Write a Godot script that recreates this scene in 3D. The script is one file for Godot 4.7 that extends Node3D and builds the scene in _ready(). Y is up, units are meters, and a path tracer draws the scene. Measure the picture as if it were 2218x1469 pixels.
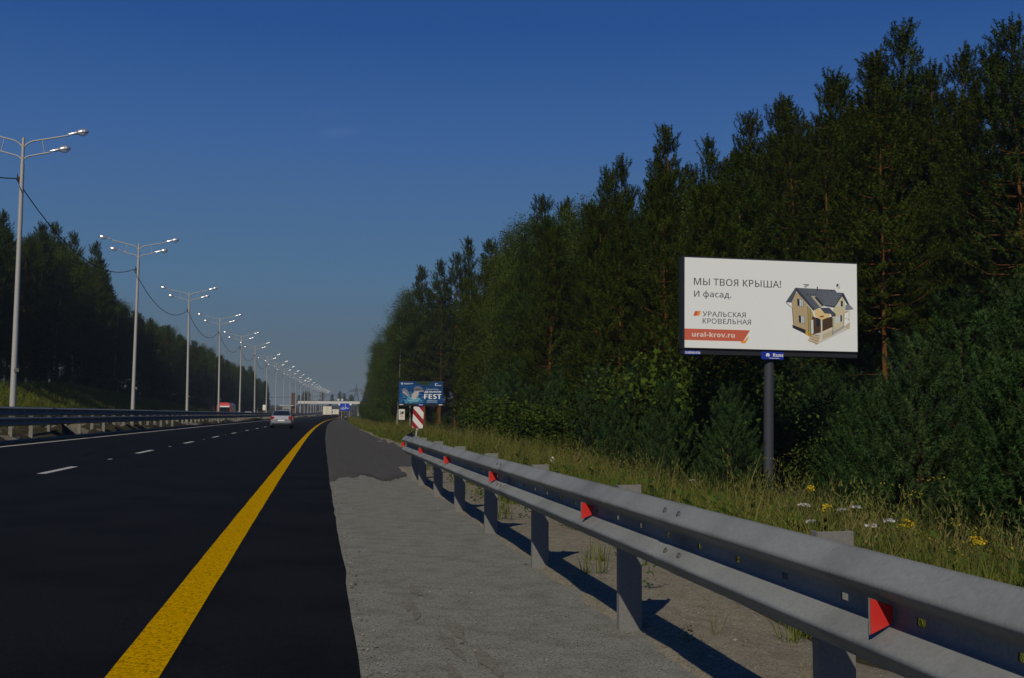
extends Node3D
# A roadside view along a dual carriageway: s runs along the road (metres ahead of the camera), t across it (right is +), y up.

const EYE := Vector3(0, 1.2, 0)
const FOCAL := 2340.0          # pixels of the 2218 x 1469 photograph
var rng := RandomNumberGenerator.new()
var cam_basis := Basis()
var taken := {}
var M := {}
var soft := FastNoiseLite.new()

# ------------------------------------------------------------------ mesh collector
class MB:
	var v := PackedVector3Array()
	var n := PackedVector3Array()
	var c := PackedColorArray()
	var uv := PackedVector2Array()
	var col := Color(1, 1, 1)
	var colored := false
	func tri(a: Vector3, b: Vector3, d: Vector3) -> void:
		var m := (d - a).cross(b - a).normalized()
		v.append(a); v.append(b); v.append(d)
		n.append(m); n.append(m); n.append(m)
		if colored:
			c.append(col); c.append(col); c.append(col)
	func quad(a: Vector3, b: Vector3, d: Vector3, e: Vector3) -> void:
		tri(a, b, d); tri(a, d, e)
	func tri_n(a: Vector3, b: Vector3, d: Vector3, na: Vector3, nb: Vector3, nd: Vector3) -> void:
		if (d - a).cross(b - a).dot(na + nb + nd) < 0.0:
			v.append(a); v.append(d); v.append(b)
			n.append(na); n.append(nd); n.append(nb)
		else:
			v.append(a); v.append(b); v.append(d)
			n.append(na); n.append(nb); n.append(nd)
		if colored:
			c.append(col); c.append(col); c.append(col)
	func quad_n(a: Vector3, b: Vector3, d: Vector3, e: Vector3, na: Vector3, nb: Vector3, nd: Vector3, ne: Vector3) -> void:
		tri_n(a, b, d, na, nb, nd); tri_n(a, d, e, na, nd, ne)
	func quad_uv(a: Vector3, b: Vector3, d: Vector3, e: Vector3) -> void:
		quad(a, b, d, e)
		uv.append_array(PackedVector2Array([Vector2(0, 0), Vector2(1, 0), Vector2(1, 1), Vector2(0, 0), Vector2(1, 1), Vector2(0, 1)]))
	func hull(lo: PackedVector3Array, hi: PackedVector3Array) -> void:
		# two matching rings joined, both closed by a fan
		var k := lo.size()
		for i in k:
			var j := (i + 1) % k
			quad(lo[i], hi[i], hi[j], lo[j])
		for i in range(1, k - 1):
			tri(hi[0], hi[i + 1], hi[i])
			tri(lo[0], lo[i], lo[i + 1])
	func box(at: Vector3, size: Vector3, b := Basis()) -> void:
		var h := size / 2.0
		var p := []
		for sy in [-1, 1]:
			for q in [[-1, -1], [1, -1], [1, 1], [-1, 1]]:
				p.append(at + b * Vector3(h.x * q[0], h.y * sy, h.z * q[1]))
		_six(p)
	func _six(p: Array) -> void:
		quad(p[4], p[5], p[6], p[7])
		quad(p[3], p[2], p[1], p[0])
		quad(p[0], p[1], p[5], p[4])
		quad(p[1], p[2], p[6], p[5])
		quad(p[2], p[3], p[7], p[6])
		quad(p[3], p[0], p[4], p[7])
	func cbox(at: Vector3, size: Vector3, ch: float, b := Basis()) -> void:
		# a box with its upright and level edges chamfered
		var h := size / 2.0
		var rings := []
		for q in [[-h.y, ch], [-h.y + ch, 0.0], [h.y - ch, 0.0], [h.y, ch]]:
			var x: float = h.x - q[1]
			var z: float = h.z - q[1]
			var r := PackedVector3Array()
			for e in [[-x, -z + ch], [-x + ch, -z], [x - ch, -z], [x, -z + ch], [x, z - ch], [x - ch, z], [-x + ch, z], [-x, z - ch]]:
				r.append(at + b * Vector3(e[0], q[0], e[1]))
			rings.append(r)
		for k in 3:
			for i in 8:
				var j := (i + 1) % 8
				quad(rings[k][i], rings[k][j], rings[k + 1][j], rings[k + 1][i])
		for i in range(1, 7):
			tri(rings[3][0], rings[3][i], rings[3][i + 1])
			tri(rings[0][0], rings[0][i + 1], rings[0][i])
	func tube(pts: Array, rad: Array, sides := 8, caps := true) -> void:
		var rings := []
		var norms := []
		for i in pts.size():
			var d: Vector3 = (pts[mini(i + 1, pts.size() - 1)] - pts[maxi(i - 1, 0)]).normalized()
			var u := d.cross(Vector3.UP if absf(d.y) < 0.95 else Vector3.RIGHT).normalized()
			var w := u.cross(d)
			var r := []
			var nn := []
			for k in sides:
				var a := TAU * k / sides
				var o := u * cos(a) + w * sin(a)
				r.append(pts[i] + o * rad[i]); nn.append(o)
			rings.append(r); norms.append(nn)
		for i in pts.size() - 1:
			for k in sides:
				var j := (k + 1) % sides
				quad_n(rings[i][k], rings[i][j], rings[i + 1][j], rings[i + 1][k], norms[i][k], norms[i][j], norms[i + 1][j], norms[i + 1][k])
		if caps:
			for e in [0, pts.size() - 1]:
				for k in range(1, sides - 1):
					tri(rings[e][0], rings[e][k], rings[e][k + 1])
	func loft(rings: Array, close_ends := true) -> void:
		# rings of equal length, each a closed loop; flat shading
		for i in rings.size() - 1:
			var k: int = rings[i].size()
			for a in k:
				var b := (a + 1) % k
				quad(rings[i][a], rings[i][b], rings[i + 1][b], rings[i + 1][a])
		if close_ends:
			for e in [0, rings.size() - 1]:
				for a in range(1, rings[e].size() - 1):
					tri(rings[e][0], rings[e][a], rings[e][a + 1])
	func grid(p: Array, smooth := true) -> void:
		# p[i][j] points; smooth normals by differences
		var rows := p.size()
		var cols: int = p[0].size()
		var nn := []
		for i in rows:
			var r := PackedVector3Array()
			for j in cols:
				var du: Vector3 = p[mini(i + 1, rows - 1)][j] - p[maxi(i - 1, 0)][j]
				var dv: Vector3 = p[i][mini(j + 1, cols - 1)] - p[i][maxi(j - 1, 0)]
				var m := du.cross(dv).normalized()
				r.append(m if m.y >= 0.0 else -m)
			nn.append(r)
		for i in rows - 1:
			for j in cols - 1:
				if smooth:
					quad_n(p[i][j], p[i + 1][j], p[i + 1][j + 1], p[i][j + 1], nn[i][j], nn[i + 1][j], nn[i + 1][j + 1], nn[i][j + 1])
				else:
					quad(p[i][j], p[i + 1][j], p[i + 1][j + 1], p[i][j + 1])
	func put(tv: PackedVector3Array, tn: PackedVector3Array, x: Transform3D, turn: Basis, tint: PackedColorArray) -> void:
		v.append_array(x * tv)
		n.append_array(Transform3D(turn, Vector3.ZERO) * tn)
		c.append_array(tint)
	func mesh() -> ArrayMesh:
		var a := []
		a.resize(Mesh.ARRAY_MAX)
		a[Mesh.ARRAY_VERTEX] = v
		a[Mesh.ARRAY_NORMAL] = n
		if c.size() == v.size():
			a[Mesh.ARRAY_COLOR] = c
		if uv.size() == v.size():
			a[Mesh.ARRAY_TEX_UV] = uv
		var m := ArrayMesh.new()
		m.add_surface_from_arrays(Mesh.PRIMITIVE_TRIANGLES, a)
		return m

# ------------------------------------------------------------------ naming
func numbered(called: String) -> String:
	var k: int = taken.get(called, 0)
	taken[called] = k + 1
	return called if k == 0 else "%s_%03d" % [called, k]

func tag(o: Node3D, label: String, category := "", group := "", kind := "") -> Node3D:
	if label: o.set_meta("label", label)
	if category: o.set_meta("category", category)
	if group: o.set_meta("group", group)
	if kind: o.set_meta("kind", kind)
	return o

func thing(called: String, label: String, category: String, at := Vector3.ZERO, group := "", kind := "") -> Node3D:
	var o := Node3D.new()
	o.name = numbered(called)
	add_child(o)
	o.position = at
	return tag(o, label, category, group, kind)

func part(called: String, m: Mesh, mat: Material, parent: Node3D, at := Vector3.ZERO) -> MeshInstance3D:
	var o := MeshInstance3D.new()
	o.name = called if parent != self else numbered(called)
	o.mesh = m
	o.material_override = mat
	o.position = at
	parent.add_child(o, true)
	return o

func copy_of(o: Node3D, label := "", group := "") -> Node3D:
	var r: Node3D = o.duplicate()
	r.name = numbered(str(o.name).rstrip("0123456789").trim_suffix("_"))
	add_child(r)
	if label: r.set_meta("label", label)
	if group: r.set_meta("group", group)
	return r

# ------------------------------------------------------------------ the lie of the land
func xc(s: float) -> float:
	if s <= 0.0: return 0.0
	if s < 280.0: return 0.00006 * s * s
	var x := 4.704 + 0.0336 * (s - 280.0)
	if s > 560.0:
		var e := minf(s, 900.0) - 560.0
		x -= 0.00015 * e * e + (0.102 * (s - 900.0) if s > 900.0 else 0.0)
	return x

func yc(s: float) -> float:
	if s < 300.0: return 0.0
	if s < 560.0: return 0.00002 * (s - 300.0) * (s - 300.0)
	return 1.352 + 0.0104 * (s - 560.0)

func at(s: float, t: float, y: float) -> Vector3:
	return Vector3(t + xc(s), y + yc(s), -s)

func ramp(x: float, xs: Array, ys: Array) -> float:
	if x <= xs[0]: return ys[0]
	for i in range(1, xs.size()):
		if x <= xs[i]:
			return lerpf(ys[i - 1], ys[i], (x - xs[i - 1]) / (xs[i] - xs[i - 1]))
	return ys[-1]

func land(s: float, t: float) -> float:
	# height of the ground over the road's own rise
	if t >= -9.75 and t <= 0.22: return -0.02 * t
	if t < -9.75:
		var bank := ramp(s, [60, 110, 150, 240, 300, 400, 520], [3.2, 3.8, 4.6, 2.9, 1.4, 0.5, 0.2])
		var y := ramp(-t, [9.75, 10.2, 13.2, 24.0, 26.0, 33.0, 45.0, 90.0], [0.2, 0.24, 0.26, 0.05, -0.1, bank, bank + 0.8, bank + 1.5])
		if t > -13.0 and t < -10.3:
			y += maxf(0.0, soft.get_noise_2d(s * 9.0, t * 14.0) * 0.7 + 0.08)
		return y
	var wide := 1.0 if s < 22.0 else clampf(1.0 + (s - 22.0) * 0.6, 1.0, 2.3)
	var drop := ramp(s, [60, 150, 250], [1.4, 0.9, 0.5])
	var y2 := ramp(t, [0.22, 1.0 + wide, 2.6 + wide * 0.6, 9.0, 16.0, 60.0], [0.0, -0.03, -0.1, -drop, -drop - 0.15, -drop + 1.5])
	if t > 2.0:
		y2 += soft.get_noise_2d(s * 6.0, t * 6.0) * 0.12 * clampf(t - 2.0, 0.0, 1.0)
	return y2

func foot(s: float, t: float) -> Vector3:
	return at(s, t, land(s, t))

# a pixel of the photograph gives a direction; a known distance, side offset or height closes it
func ray(px: float, py: float) -> Vector3:
	return cam_basis * Vector3((px - 1109.0) / FOCAL, (734.5 - py) / FOCAL, -1.0)

func pixel(p: Vector3) -> Vector2:
	var q := cam_basis.inverse() * (p - EYE)
	return Vector2(1109.0 + FOCAL * q.x / -q.z, 734.5 - FOCAL * q.y / -q.z)

# ------------------------------------------------------------------ materials
func lin(r: float, g: float, b: float) -> Color:
	return Color(r, g, b).linear_to_srgb()

func mat(col: Color, rough := 0.8, metal := 0.0, spec := 0.4) -> StandardMaterial3D:
	var m := StandardMaterial3D.new()
	m.albedo_color = col
	m.roughness = rough
	m.metallic = metal
	m.metallic_specular = spec
	return m

func noise_tex(freq: float, stops: Array, size := 512, kind := FastNoiseLite.TYPE_SIMPLEX_SMOOTH, octaves := 4, sd := 1, as_normal := 0.0) -> NoiseTexture2D:
	var f := FastNoiseLite.new()
	f.seed = sd
	f.noise_type = kind
	f.frequency = freq
	f.fractal_octaves = octaves
	var t := NoiseTexture2D.new()
	t.width = size
	t.height = size
	t.seamless = true
	t.noise = f
	if as_normal > 0.0:
		t.as_normal_map = true
		t.bump_strength = as_normal
	elif stops:
		var g := Gradient.new()
		var off := PackedFloat32Array()
		var cols := PackedColorArray()
		for q in stops:
			off.append(q[0]); cols.append(q[1])
		g.offsets = off
		g.colors = cols
		t.color_ramp = g
	return t

func world_tex(m: StandardMaterial3D, tex: Texture2D, metres: float, normal: Texture2D = null, strength := 1.0) -> void:
	m.albedo_texture = tex
	m.uv1_triplanar = true
	m.uv1_world_triplanar = true
	m.uv1_scale = Vector3.ONE / metres
	if normal:
		m.normal_enabled = true
		m.normal_texture = normal
		m.normal_scale = strength

func detail(m: StandardMaterial3D, tex: Texture2D, metres: float) -> void:
	m.detail_enabled = true
	m.detail_albedo = tex
	m.detail_blend_mode = BaseMaterial3D.BLEND_MODE_MUL
	m.detail_uv_layer = BaseMaterial3D.DETAIL_UV_2
	m.uv2_triplanar = true
	m.uv2_world_triplanar = true
	m.uv2_scale = Vector3.ONE / metres

func leaf(mult := 1.0) -> StandardMaterial3D:
	var m := mat(Color(mult, mult, mult), 0.8, 0.0, 0.15)
	m.vertex_color_use_as_albedo = true
	m.cull_mode = BaseMaterial3D.CULL_DISABLED
	m.backlight_enabled = true
	m.backlight = Color(0.35, 0.4, 0.2)
	return m

func make_materials() -> void:
	var bump := noise_tex(0.12, [], 512, FastNoiseLite.TYPE_SIMPLEX_SMOOTH, 4, 5, 3.0)
	var grit := noise_tex(0.22, [[0.0, Color(0.35, 0.35, 0.35)], [0.42, Color(0.84, 0.84, 0.84)], [1.0, Color(1.0, 1.0, 1.0)]], 512, FastNoiseLite.TYPE_VALUE, 3, 11)
	var blotch := noise_tex(0.012, [[0.0, Color(0.72, 0.72, 0.72)], [0.5, Color(0.92, 0.92, 0.92)], [1.0, Color(1, 1, 1)]], 512, FastNoiseLite.TYPE_SIMPLEX_SMOOTH, 5, 21)
	var patch := noise_tex(0.02, [[0.0, Color(0.86, 0.855, 0.84)], [0.4, Color(0.94, 0.94, 0.93)], [0.6, Color(0.975, 0.975, 0.97)], [1.0, Color(1, 1, 1)]], 512, FastNoiseLite.TYPE_SIMPLEX_SMOOTH, 6, 31)
	M.asphalt = mat(lin(0.0125, 0.0138, 0.0145), 0.85, 0.0, 0.2)
	world_tex(M.asphalt, grit, 1.3, bump, 0.5)
	detail(M.asphalt, blotch, 9.0)
	M.old_asphalt = mat(lin(0.125, 0.121, 0.11), 0.9, 0.0, 0.25)
	world_tex(M.old_asphalt, grit, 1.1, bump, 0.6)
	detail(M.old_asphalt, patch, 5.0)
	M.gravel = mat(lin(0.305, 0.305, 0.262), 0.95, 0.0, 0.2)
	world_tex(M.gravel, grit, 0.8, bump, 0.5)
	detail(M.gravel, patch, 3.3)
	M.worn = mat(lin(0.275, 0.265, 0.225), 0.95, 0.0, 0.2)
	world_tex(M.worn, grit, 0.5, bump, 1.0)
	detail(M.worn, patch, 0.9)
	M.sand = mat(lin(0.33, 0.3, 0.225), 0.95, 0.0, 0.2)
	world_tex(M.sand, grit, 0.9, bump, 1.0)
	detail(M.sand, patch, 2.1)
	M.soil = mat(lin(0.075, 0.068, 0.038), 0.95, 0.0, 0.2)
	world_tex(M.soil, grit, 1.7, bump, 1.0)
	detail(M.soil, patch, 4.7)
	M.yellow = mat(lin(0.68, 0.39, 0.0), 1.0, 0.0, 0.05)
	world_tex(M.yellow, grit, 1.5, bump, 0.5)
	M.white_line = mat(lin(0.62, 0.62, 0.6), 0.7, 0.0, 0.3)
	world_tex(M.white_line, grit, 1.5, bump, 0.3)
	var zinc := noise_tex(0.03, [[0.0, Color(0.86, 0.865, 0.87)], [0.5, Color(0.94, 0.94, 0.94)], [1.0, Color(1, 1, 1)]], 512, FastNoiseLite.TYPE_SIMPLEX_SMOOTH, 6, 41)
	M.zinc = mat(lin(0.31, 0.33, 0.335), 0.65, 0.05, 0.25)
	world_tex(M.zinc, zinc, 0.3, bump, 0.05)
	detail(M.zinc, blotch, 4.3)
	M.zinc_dull = mat(lin(0.22, 0.22, 0.21), 0.65, 0.1, 0.4)
	world_tex(M.zinc_dull, zinc, 0.3, bump, 0.15)
	M.bolt = mat(lin(0.14, 0.14, 0.14), 0.5, 0.6)
	M.red_reflector = mat(lin(0.62, 0.035, 0.03), 0.35, 0.0, 0.5)
	M.concrete = mat(lin(0.34, 0.33, 0.29), 0.9, 0.0, 0.3)
	world_tex(M.concrete, grit, 1.2, bump, 0.4)
	detail(M.concrete, blotch, 3.0)
	M.pole = mat(lin(0.48, 0.48, 0.46), 0.55, 0.15, 0.45)
	world_tex(M.pole, zinc, 1.1)
	M.lamp_metal = mat(lin(0.74, 0.75, 0.77), 0.3, 0.8, 0.6)
	M.lamp_bowl = mat(Color(0.9, 0.93, 0.95, 0.35), 0.08, 0.0, 0.6)
	M.lamp_bowl.transparency = BaseMaterial3D.TRANSPARENCY_ALPHA
	M.cable = mat(lin(0.012, 0.013, 0.016), 0.6)
	M.frame = mat(lin(0.018, 0.02, 0.026), 0.6)
	M.board_pole = mat(lin(0.05, 0.055, 0.07), 0.6)
	world_tex(M.board_pole, zinc, 0.9)
	M.blue_plate = mat(lin(0.012, 0.035, 0.36), 0.5)
	M.white_print = mat(lin(0.82, 0.83, 0.84), 0.6)
	M.grey_print = mat(lin(0.055, 0.066, 0.085), 0.6)
	M.cream_print = mat(lin(0.8, 0.72, 0.66), 0.6)
	M.dark_paint = mat(lin(0.012, 0.013, 0.015), 0.35)
	M.rubber = mat(lin(0.012, 0.012, 0.012), 0.85)
	M.glass = mat(lin(0.012, 0.016, 0.02), 0.06, 0.0, 0.6)
	M.silver = mat(lin(0.42, 0.44, 0.47), 0.3, 0.6, 0.5)
	M.silver.clearcoat_enabled = true
	M.silver.clearcoat = 0.8
	M.silver.clearcoat_roughness = 0.05
	M.white_car = mat(lin(0.75, 0.75, 0.74), 0.3)
	M.red_car = mat(lin(0.5, 0.02, 0.02), 0.3)
	M.dark_car = mat(lin(0.03, 0.035, 0.045), 0.3)
	M.blue_car = mat(lin(0.03, 0.07, 0.22), 0.3)
	M.tail = mat(lin(0.35, 0.012, 0.012), 0.2)
	M.head = mat(lin(0.75, 0.76, 0.76), 0.1, 0.3, 0.6)
	M.truck_white = mat(lin(0.72, 0.7, 0.62), 0.5)
	M.rim = mat(lin(0.45, 0.46, 0.47), 0.3, 0.7)
	M.bridge = mat(lin(0.62, 0.62, 0.6), 0.7)
	M.bridge_brown = mat(lin(0.1, 0.06, 0.05), 0.8)
	M.bridge_grey = mat(lin(0.28, 0.28, 0.27), 0.8)
	M.steel_dark = mat(lin(0.08, 0.085, 0.09), 0.7, 0.3)
	M.orange_bark = mat(lin(0.3, 0.15, 0.055), 0.9, 0.0, 0.2)
	var bark := noise_tex(0.05, [[0.0, Color(0.25, 0.22, 0.2)], [0.5, Color(0.7, 0.66, 0.62)], [1.0, Color(1, 1, 1)]], 512, FastNoiseLite.TYPE_CELLULAR, 3, 51)
	world_tex(M.orange_bark, bark, 1.6)
	M.dark_bark = mat(lin(0.09, 0.065, 0.05), 0.95, 0.0, 0.2)
	world_tex(M.dark_bark, bark, 1.2)
	M.birch_bark = mat(lin(0.52, 0.5, 0.45), 0.8, 0.0, 0.3)
	var bb := noise_tex(0.018, [[0.0, Color(0.08, 0.08, 0.08)], [0.3, Color(0.12, 0.12, 0.12)], [0.38, Color(0.9, 0.9, 0.88)], [1.0, Color(1, 1, 1)]], 512, FastNoiseLite.TYPE_SIMPLEX_SMOOTH, 4, 61)
	world_tex(M.birch_bark, bb, 1.4)
	M.stem = mat(lin(0.07, 0.09, 0.03), 0.8)
	M.leaf = leaf()
	M.leaf_bluish = leaf()
	M.leaf_bluish.albedo_color = Color(0.96, 1.0, 0.93)
	M.leaf_olive = leaf()
	M.leaf_olive.albedo_color = Color(1.0, 0.95, 0.75)
	M.flower = mat(Color.WHITE, 0.8, 0.0, 0.2)
	M.flower.vertex_color_use_as_albedo = true
	M.flower.cull_mode = BaseMaterial3D.CULL_DISABLED

# ------------------------------------------------------------------ foliage
class Tuft:
	var v := PackedVector3Array()
	var n := PackedVector3Array()
	var tints := []
	func add(a: Vector3, b: Vector3, d: Vector3, out := Vector3.ZERO) -> void:
		var m := (d - a).cross(b - a).normalized()
		if m.dot(out) < 0.0:
			var h := b
			b = d
			d = h
			m = -m
		m = (m + out * 1.3).normalized()
		v.append(a); v.append(b); v.append(d)
		n.append(m); n.append(m); n.append(m)
	func paint(cols: Array) -> void:
		for c in cols:
			var a := PackedColorArray()
			a.resize(v.size())
			a.fill(c)
			tints.append(a)

func spread_dir(up: float) -> Vector3:
	# random direction leaning along +Y by up (0 = any way, 1 = straight)
	var a := rng.randf() * TAU
	var y := lerpf(rng.randf_range(-1, 1), 1.0, up)
	var r := sqrt(maxf(0.0, 1.0 - y * y))
	return Vector3(cos(a) * r, y, sin(a) * r)

func needle_tuft(count: int, length: float, width: float, up: float, shaft: float) -> Tuft:
	# a shoot: needles fanning out round a short shaft along +Y
	var t := Tuft.new()
	for i in count:
		var u := (i + rng.randf()) / count
		var p := Vector3(0, u * shaft, 0)
		var d := spread_dir(up + 0.25 * u)
		var l := length * rng.randf_range(0.75, 1.15)
		var side := d.cross(spread_dir(0.0)).normalized() * width * 0.5
		t.add(p - side, p + d * l, p + side, (d + Vector3(0, 0.4, 0)).normalized())
	return t

func leaf_tuft(count: int, size: float, spread: float, droop: float) -> Tuft:
	var t := Tuft.new()
	for i in count:
		var p := Vector3(rng.randfn() * spread, rng.randfn() * spread - droop * rng.randf(), rng.randfn() * spread) * 0.5
		var d := spread_dir(-0.1)
		var w := d.cross(spread_dir(0.0)).normalized()
		var l := size * rng.randf_range(0.7, 1.3)
		var a := p - d * l * 0.5
		var b := p + d * l * 0.5
		var o := p.normalized()
		t.add(a, p + w * l * 0.36, b, o)
		t.add(a, b, p - w * l * 0.36, o)
	return t

func turn_to(d: Vector3) -> Basis:
	# +Y to d, with a random spin about d
	var y := d.normalized()
	var x := y.cross(spread_dir(0.0)).normalized()
	return Basis(x, y, x.cross(y))

func put_tuft(mb: MB, t: Tuft, p: Vector3, d: Vector3, size: float, tone := -1) -> void:
	var b := turn_to(d)
	mb.put(t.v, t.n, Transform3D(b.scaled(Vector3.ONE * size), p), b, t.tints[tone if tone >= 0 else rng.randi() % t.tints.size()])

var pine_tufts := []
var young_tufts := []
var birch_tufts := []
var bush_tufts := []

func tones(r: float, g: float, b: float, count := 6, vary := 0.3) -> Array:
	var a := []
	for i in count:
		var k := 1.0 + vary * (2.0 * i / (count - 1.0) - 1.0)
		a.append(Color(r * k * (1.0 + 0.12 * rng.randf_range(-1, 1)), g * k, b * k * (1.0 + 0.2 * rng.randf_range(-1, 1))))
	return a

func make_tufts() -> void:
	for i in 3:
		var t := needle_tuft(48, 0.15, 0.032, 0.25, 0.55)
		t.paint(tones(0.043, 0.065, 0.011, 6, 0.45))
		pine_tufts.append(t)
		var y := needle_tuft(120, 0.09, 0.0105, 0.3, 0.3)
		y.paint(tones(0.052, 0.092, 0.034, 6, 0.4))
		young_tufts.append(y)
		var b := leaf_tuft(40, 0.085, 0.62, 0.4)
		b.paint(tones(0.05, 0.078, 0.012, 6, 0.45))
		birch_tufts.append(b)
		var u := leaf_tuft(22, 0.075, 0.36, 0.0)
		u.paint(tones(0.042, 0.068, 0.01, 6, 0.4))
		bush_tufts.append(u)

func limb(bark: MB, a: Vector3, b: Vector3, c: Vector3, r: float, sides := 4) -> void:
	bark.tube([a, b, c], [r, r * 0.7, r * 0.25], sides, false)

func pine_tree(sd: int, H: float, start: float, spread: float, flat: float) -> Dictionary:
	rng.seed = sd
	var trunk := MB.new()
	var crown := MB.new()
	var limbs := MB.new()
	var pts := []
	var rad := []
	var bend := Vector3(rng.randfn(), 0, rng.randfn()) * 0.25
	for i in 9:
		var u := i / 8.0
		pts.append(Vector3(sin(u * 3.0 + sd) * 0.12, u * H * 0.98, cos(u * 2.6 + sd) * 0.12) + bend * u * u)
		rad.append(lerpf(0.19, 0.025, pow(u, 0.9)) * H / 20.0)
	trunk.tube(pts, rad, 9)
	var y := H * start
	while y < H - 0.5:
		var u := (y / H - start) / (1.0 - start)
		var full := spread * (0.55 + 0.45 * minf(1.0, u * 4.0)) * pow(1.0 - u, flat) + 0.15
		var base := _along(pts, y / (H * 0.98))
		var spin := rng.randf() * TAU
		var arms := 5 if u < 0.8 else 4
		for k in arms:
			if rng.randf() < 0.13: continue
			var a := spin + TAU * k / arms + rng.randf_range(-0.4, 0.4)
			var l := full * rng.randf_range(0.6, 1.15)
			var rise := lerpf(-0.08, 0.5, u) + rng.randf_range(-0.12, 0.12)
			var out := Vector3(cos(a), 0, sin(a))
			var b := base + out * l * 0.55 + Vector3.UP * l * 0.5 * rise
			var c := base + out * l + Vector3.UP * l * (rise + 0.22)
			limb(limbs, base, b, c, 0.035 * (1.0 - 0.6 * u) * H / 20.0 + 0.008)
			var count := int(4.0 + l * 10.5)
			for j in count:
				var f: float = [0.45, 0.72, 1.0, 0.9][j % 4] + rng.randfn() * 0.06
				var p: Vector3 = base.lerp(b, f * 2.0) if f < 0.5 else b.lerp(c, f * 2.0 - 1.0)
				p += Vector3(-out.z, 0, out.x) * l * [0.22, -0.26, 0.0, 0.12][j % 4] * (1.15 - f) * 2.0
				p += Vector3(rng.randfn(), rng.randfn() * 0.5, rng.randfn()) * (0.16 + l * 0.05)
				put_tuft(crown, pine_tufts[rng.randi() % 3], p, out * lerpf(1.0, 0.4, minf(1.0, u * 1.4)) + Vector3(rng.randfn(), 0, rng.randfn()) * 0.3 + Vector3.UP * rng.randf_range(0.4, 1.0) * lerpf(0.6, 1.6, minf(1.0, u * 1.4)), rng.randf_range(0.85, 1.35))
		y += rng.randf_range(0.42, 0.72) * H / 20.0
	var top: Vector3 = pts[-1]
	for j in 16:
		put_tuft(crown, pine_tufts[j % 3], top + Vector3(rng.randfn() * 0.14, rng.randf_range(-1.6, 0.0), rng.randfn() * 0.08), Vector3(rng.randfn() * 0.2, 1.3, rng.randfn() * 0.2), rng.randf_range(0.7, 1.0))
	# bare lower stubs
	for j in 9:
		var h := rng.randf_range(0.12, maxf(start, 0.2)) * H
		var p := _along(pts, h / (H * 0.98))
		var a := rng.randf() * TAU
		var d := Vector3(cos(a), rng.randf_range(-0.25, 0.3), sin(a)) * rng.randf_range(0.6, 1.8)
		limb(limbs, p, p + d * 0.5 + Vector3(0, 0.05, 0), p + d, 0.022)
	return {"trunk": trunk.mesh(), "crown": crown.mesh(), "limbs": limbs.mesh(), "H": H}

func _along(pts: Array, u: float) -> Vector3:
	var x := clampf(u, 0.0, 0.999) * (pts.size() - 1)
	return pts[int(x)].lerp(pts[int(x) + 1], x - int(x))

func young_pine(sd: int, H: float, spread: float) -> Dictionary:
	rng.seed = sd
	var trunk := MB.new()
	var crown := MB.new()
	var limbs := MB.new()
	trunk.tube([Vector3.ZERO, Vector3(0.03, H * 0.5, 0.02), Vector3(0, H, 0)], [0.055, 0.036, 0.012], 7)
	var y := 0.2
	while y < H - 0.3:
		var u := y / H
		var full := spread * pow(1.0 - u, 0.85) + 0.16
		var spin := rng.randf() * TAU
		var arms := 7 if u < 0.75 else 5
		for k in arms:
			var a := spin + TAU * k / arms + rng.randf_range(-0.3, 0.3)
			var l := full * rng.randf_range(0.7, 1.15)
			var rise := lerpf(0.15, 0.9, u) + rng.randf_range(-0.12, 0.12)
			var out := Vector3(cos(a), 0, sin(a))
			var side := Vector3(-out.z, 0, out.x)
			var base := Vector3(0, y, 0)
			var b := base + out * l * 0.55 + Vector3.UP * l * 0.4 * rise
			var c := base + out * l + Vector3.UP * l * (rise + 0.3)
			limb(limbs, base, b, c, 0.013, 3)
			var count := 3 + int(l * 7.0)
			for j in count:
				var f := lerpf(0.28, 1.0, (j + rng.randf() * 0.6) / count)
				var p: Vector3 = base.lerp(b, f * 2.0) if f < 0.5 else b.lerp(c, f * 2.0 - 1.0)
				var w := (1.15 - f) * l * 0.5
				p += side * w * (1.0 if j % 2 else -1.0) * rng.randf_range(0.2, 1.0) + Vector3.UP * rng.randfn() * 0.04
				put_tuft(crown, young_tufts[rng.randi() % 3], p, out * rng.randf_range(0.25, 0.7) + side * (0.35 if j % 2 else -0.35) + Vector3.UP * rng.randf_range(0.8, 1.5), rng.randf_range(0.8, 1.15))
			put_tuft(crown, young_tufts[k % 3], c - out * 0.05, out * 0.45 + Vector3.UP, rng.randf_range(1.0, 1.35))
		y += rng.randf_range(0.36, 0.5)
	for j in 4:
		put_tuft(crown, young_tufts[j % 3], Vector3(0, H - 0.35, 0), Vector3(cos(j * 1.6) * 0.5, 1.2, sin(j * 1.6) * 0.5), 1.1)
	for j in 3:
		put_tuft(crown, young_tufts[j], Vector3(0, H - 0.4 + 0.22 * j, 0), Vector3.UP, 1.0)
	return {"trunk": trunk.mesh(), "crown": crown.mesh(), "limbs": limbs.mesh(), "H": H}

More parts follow.
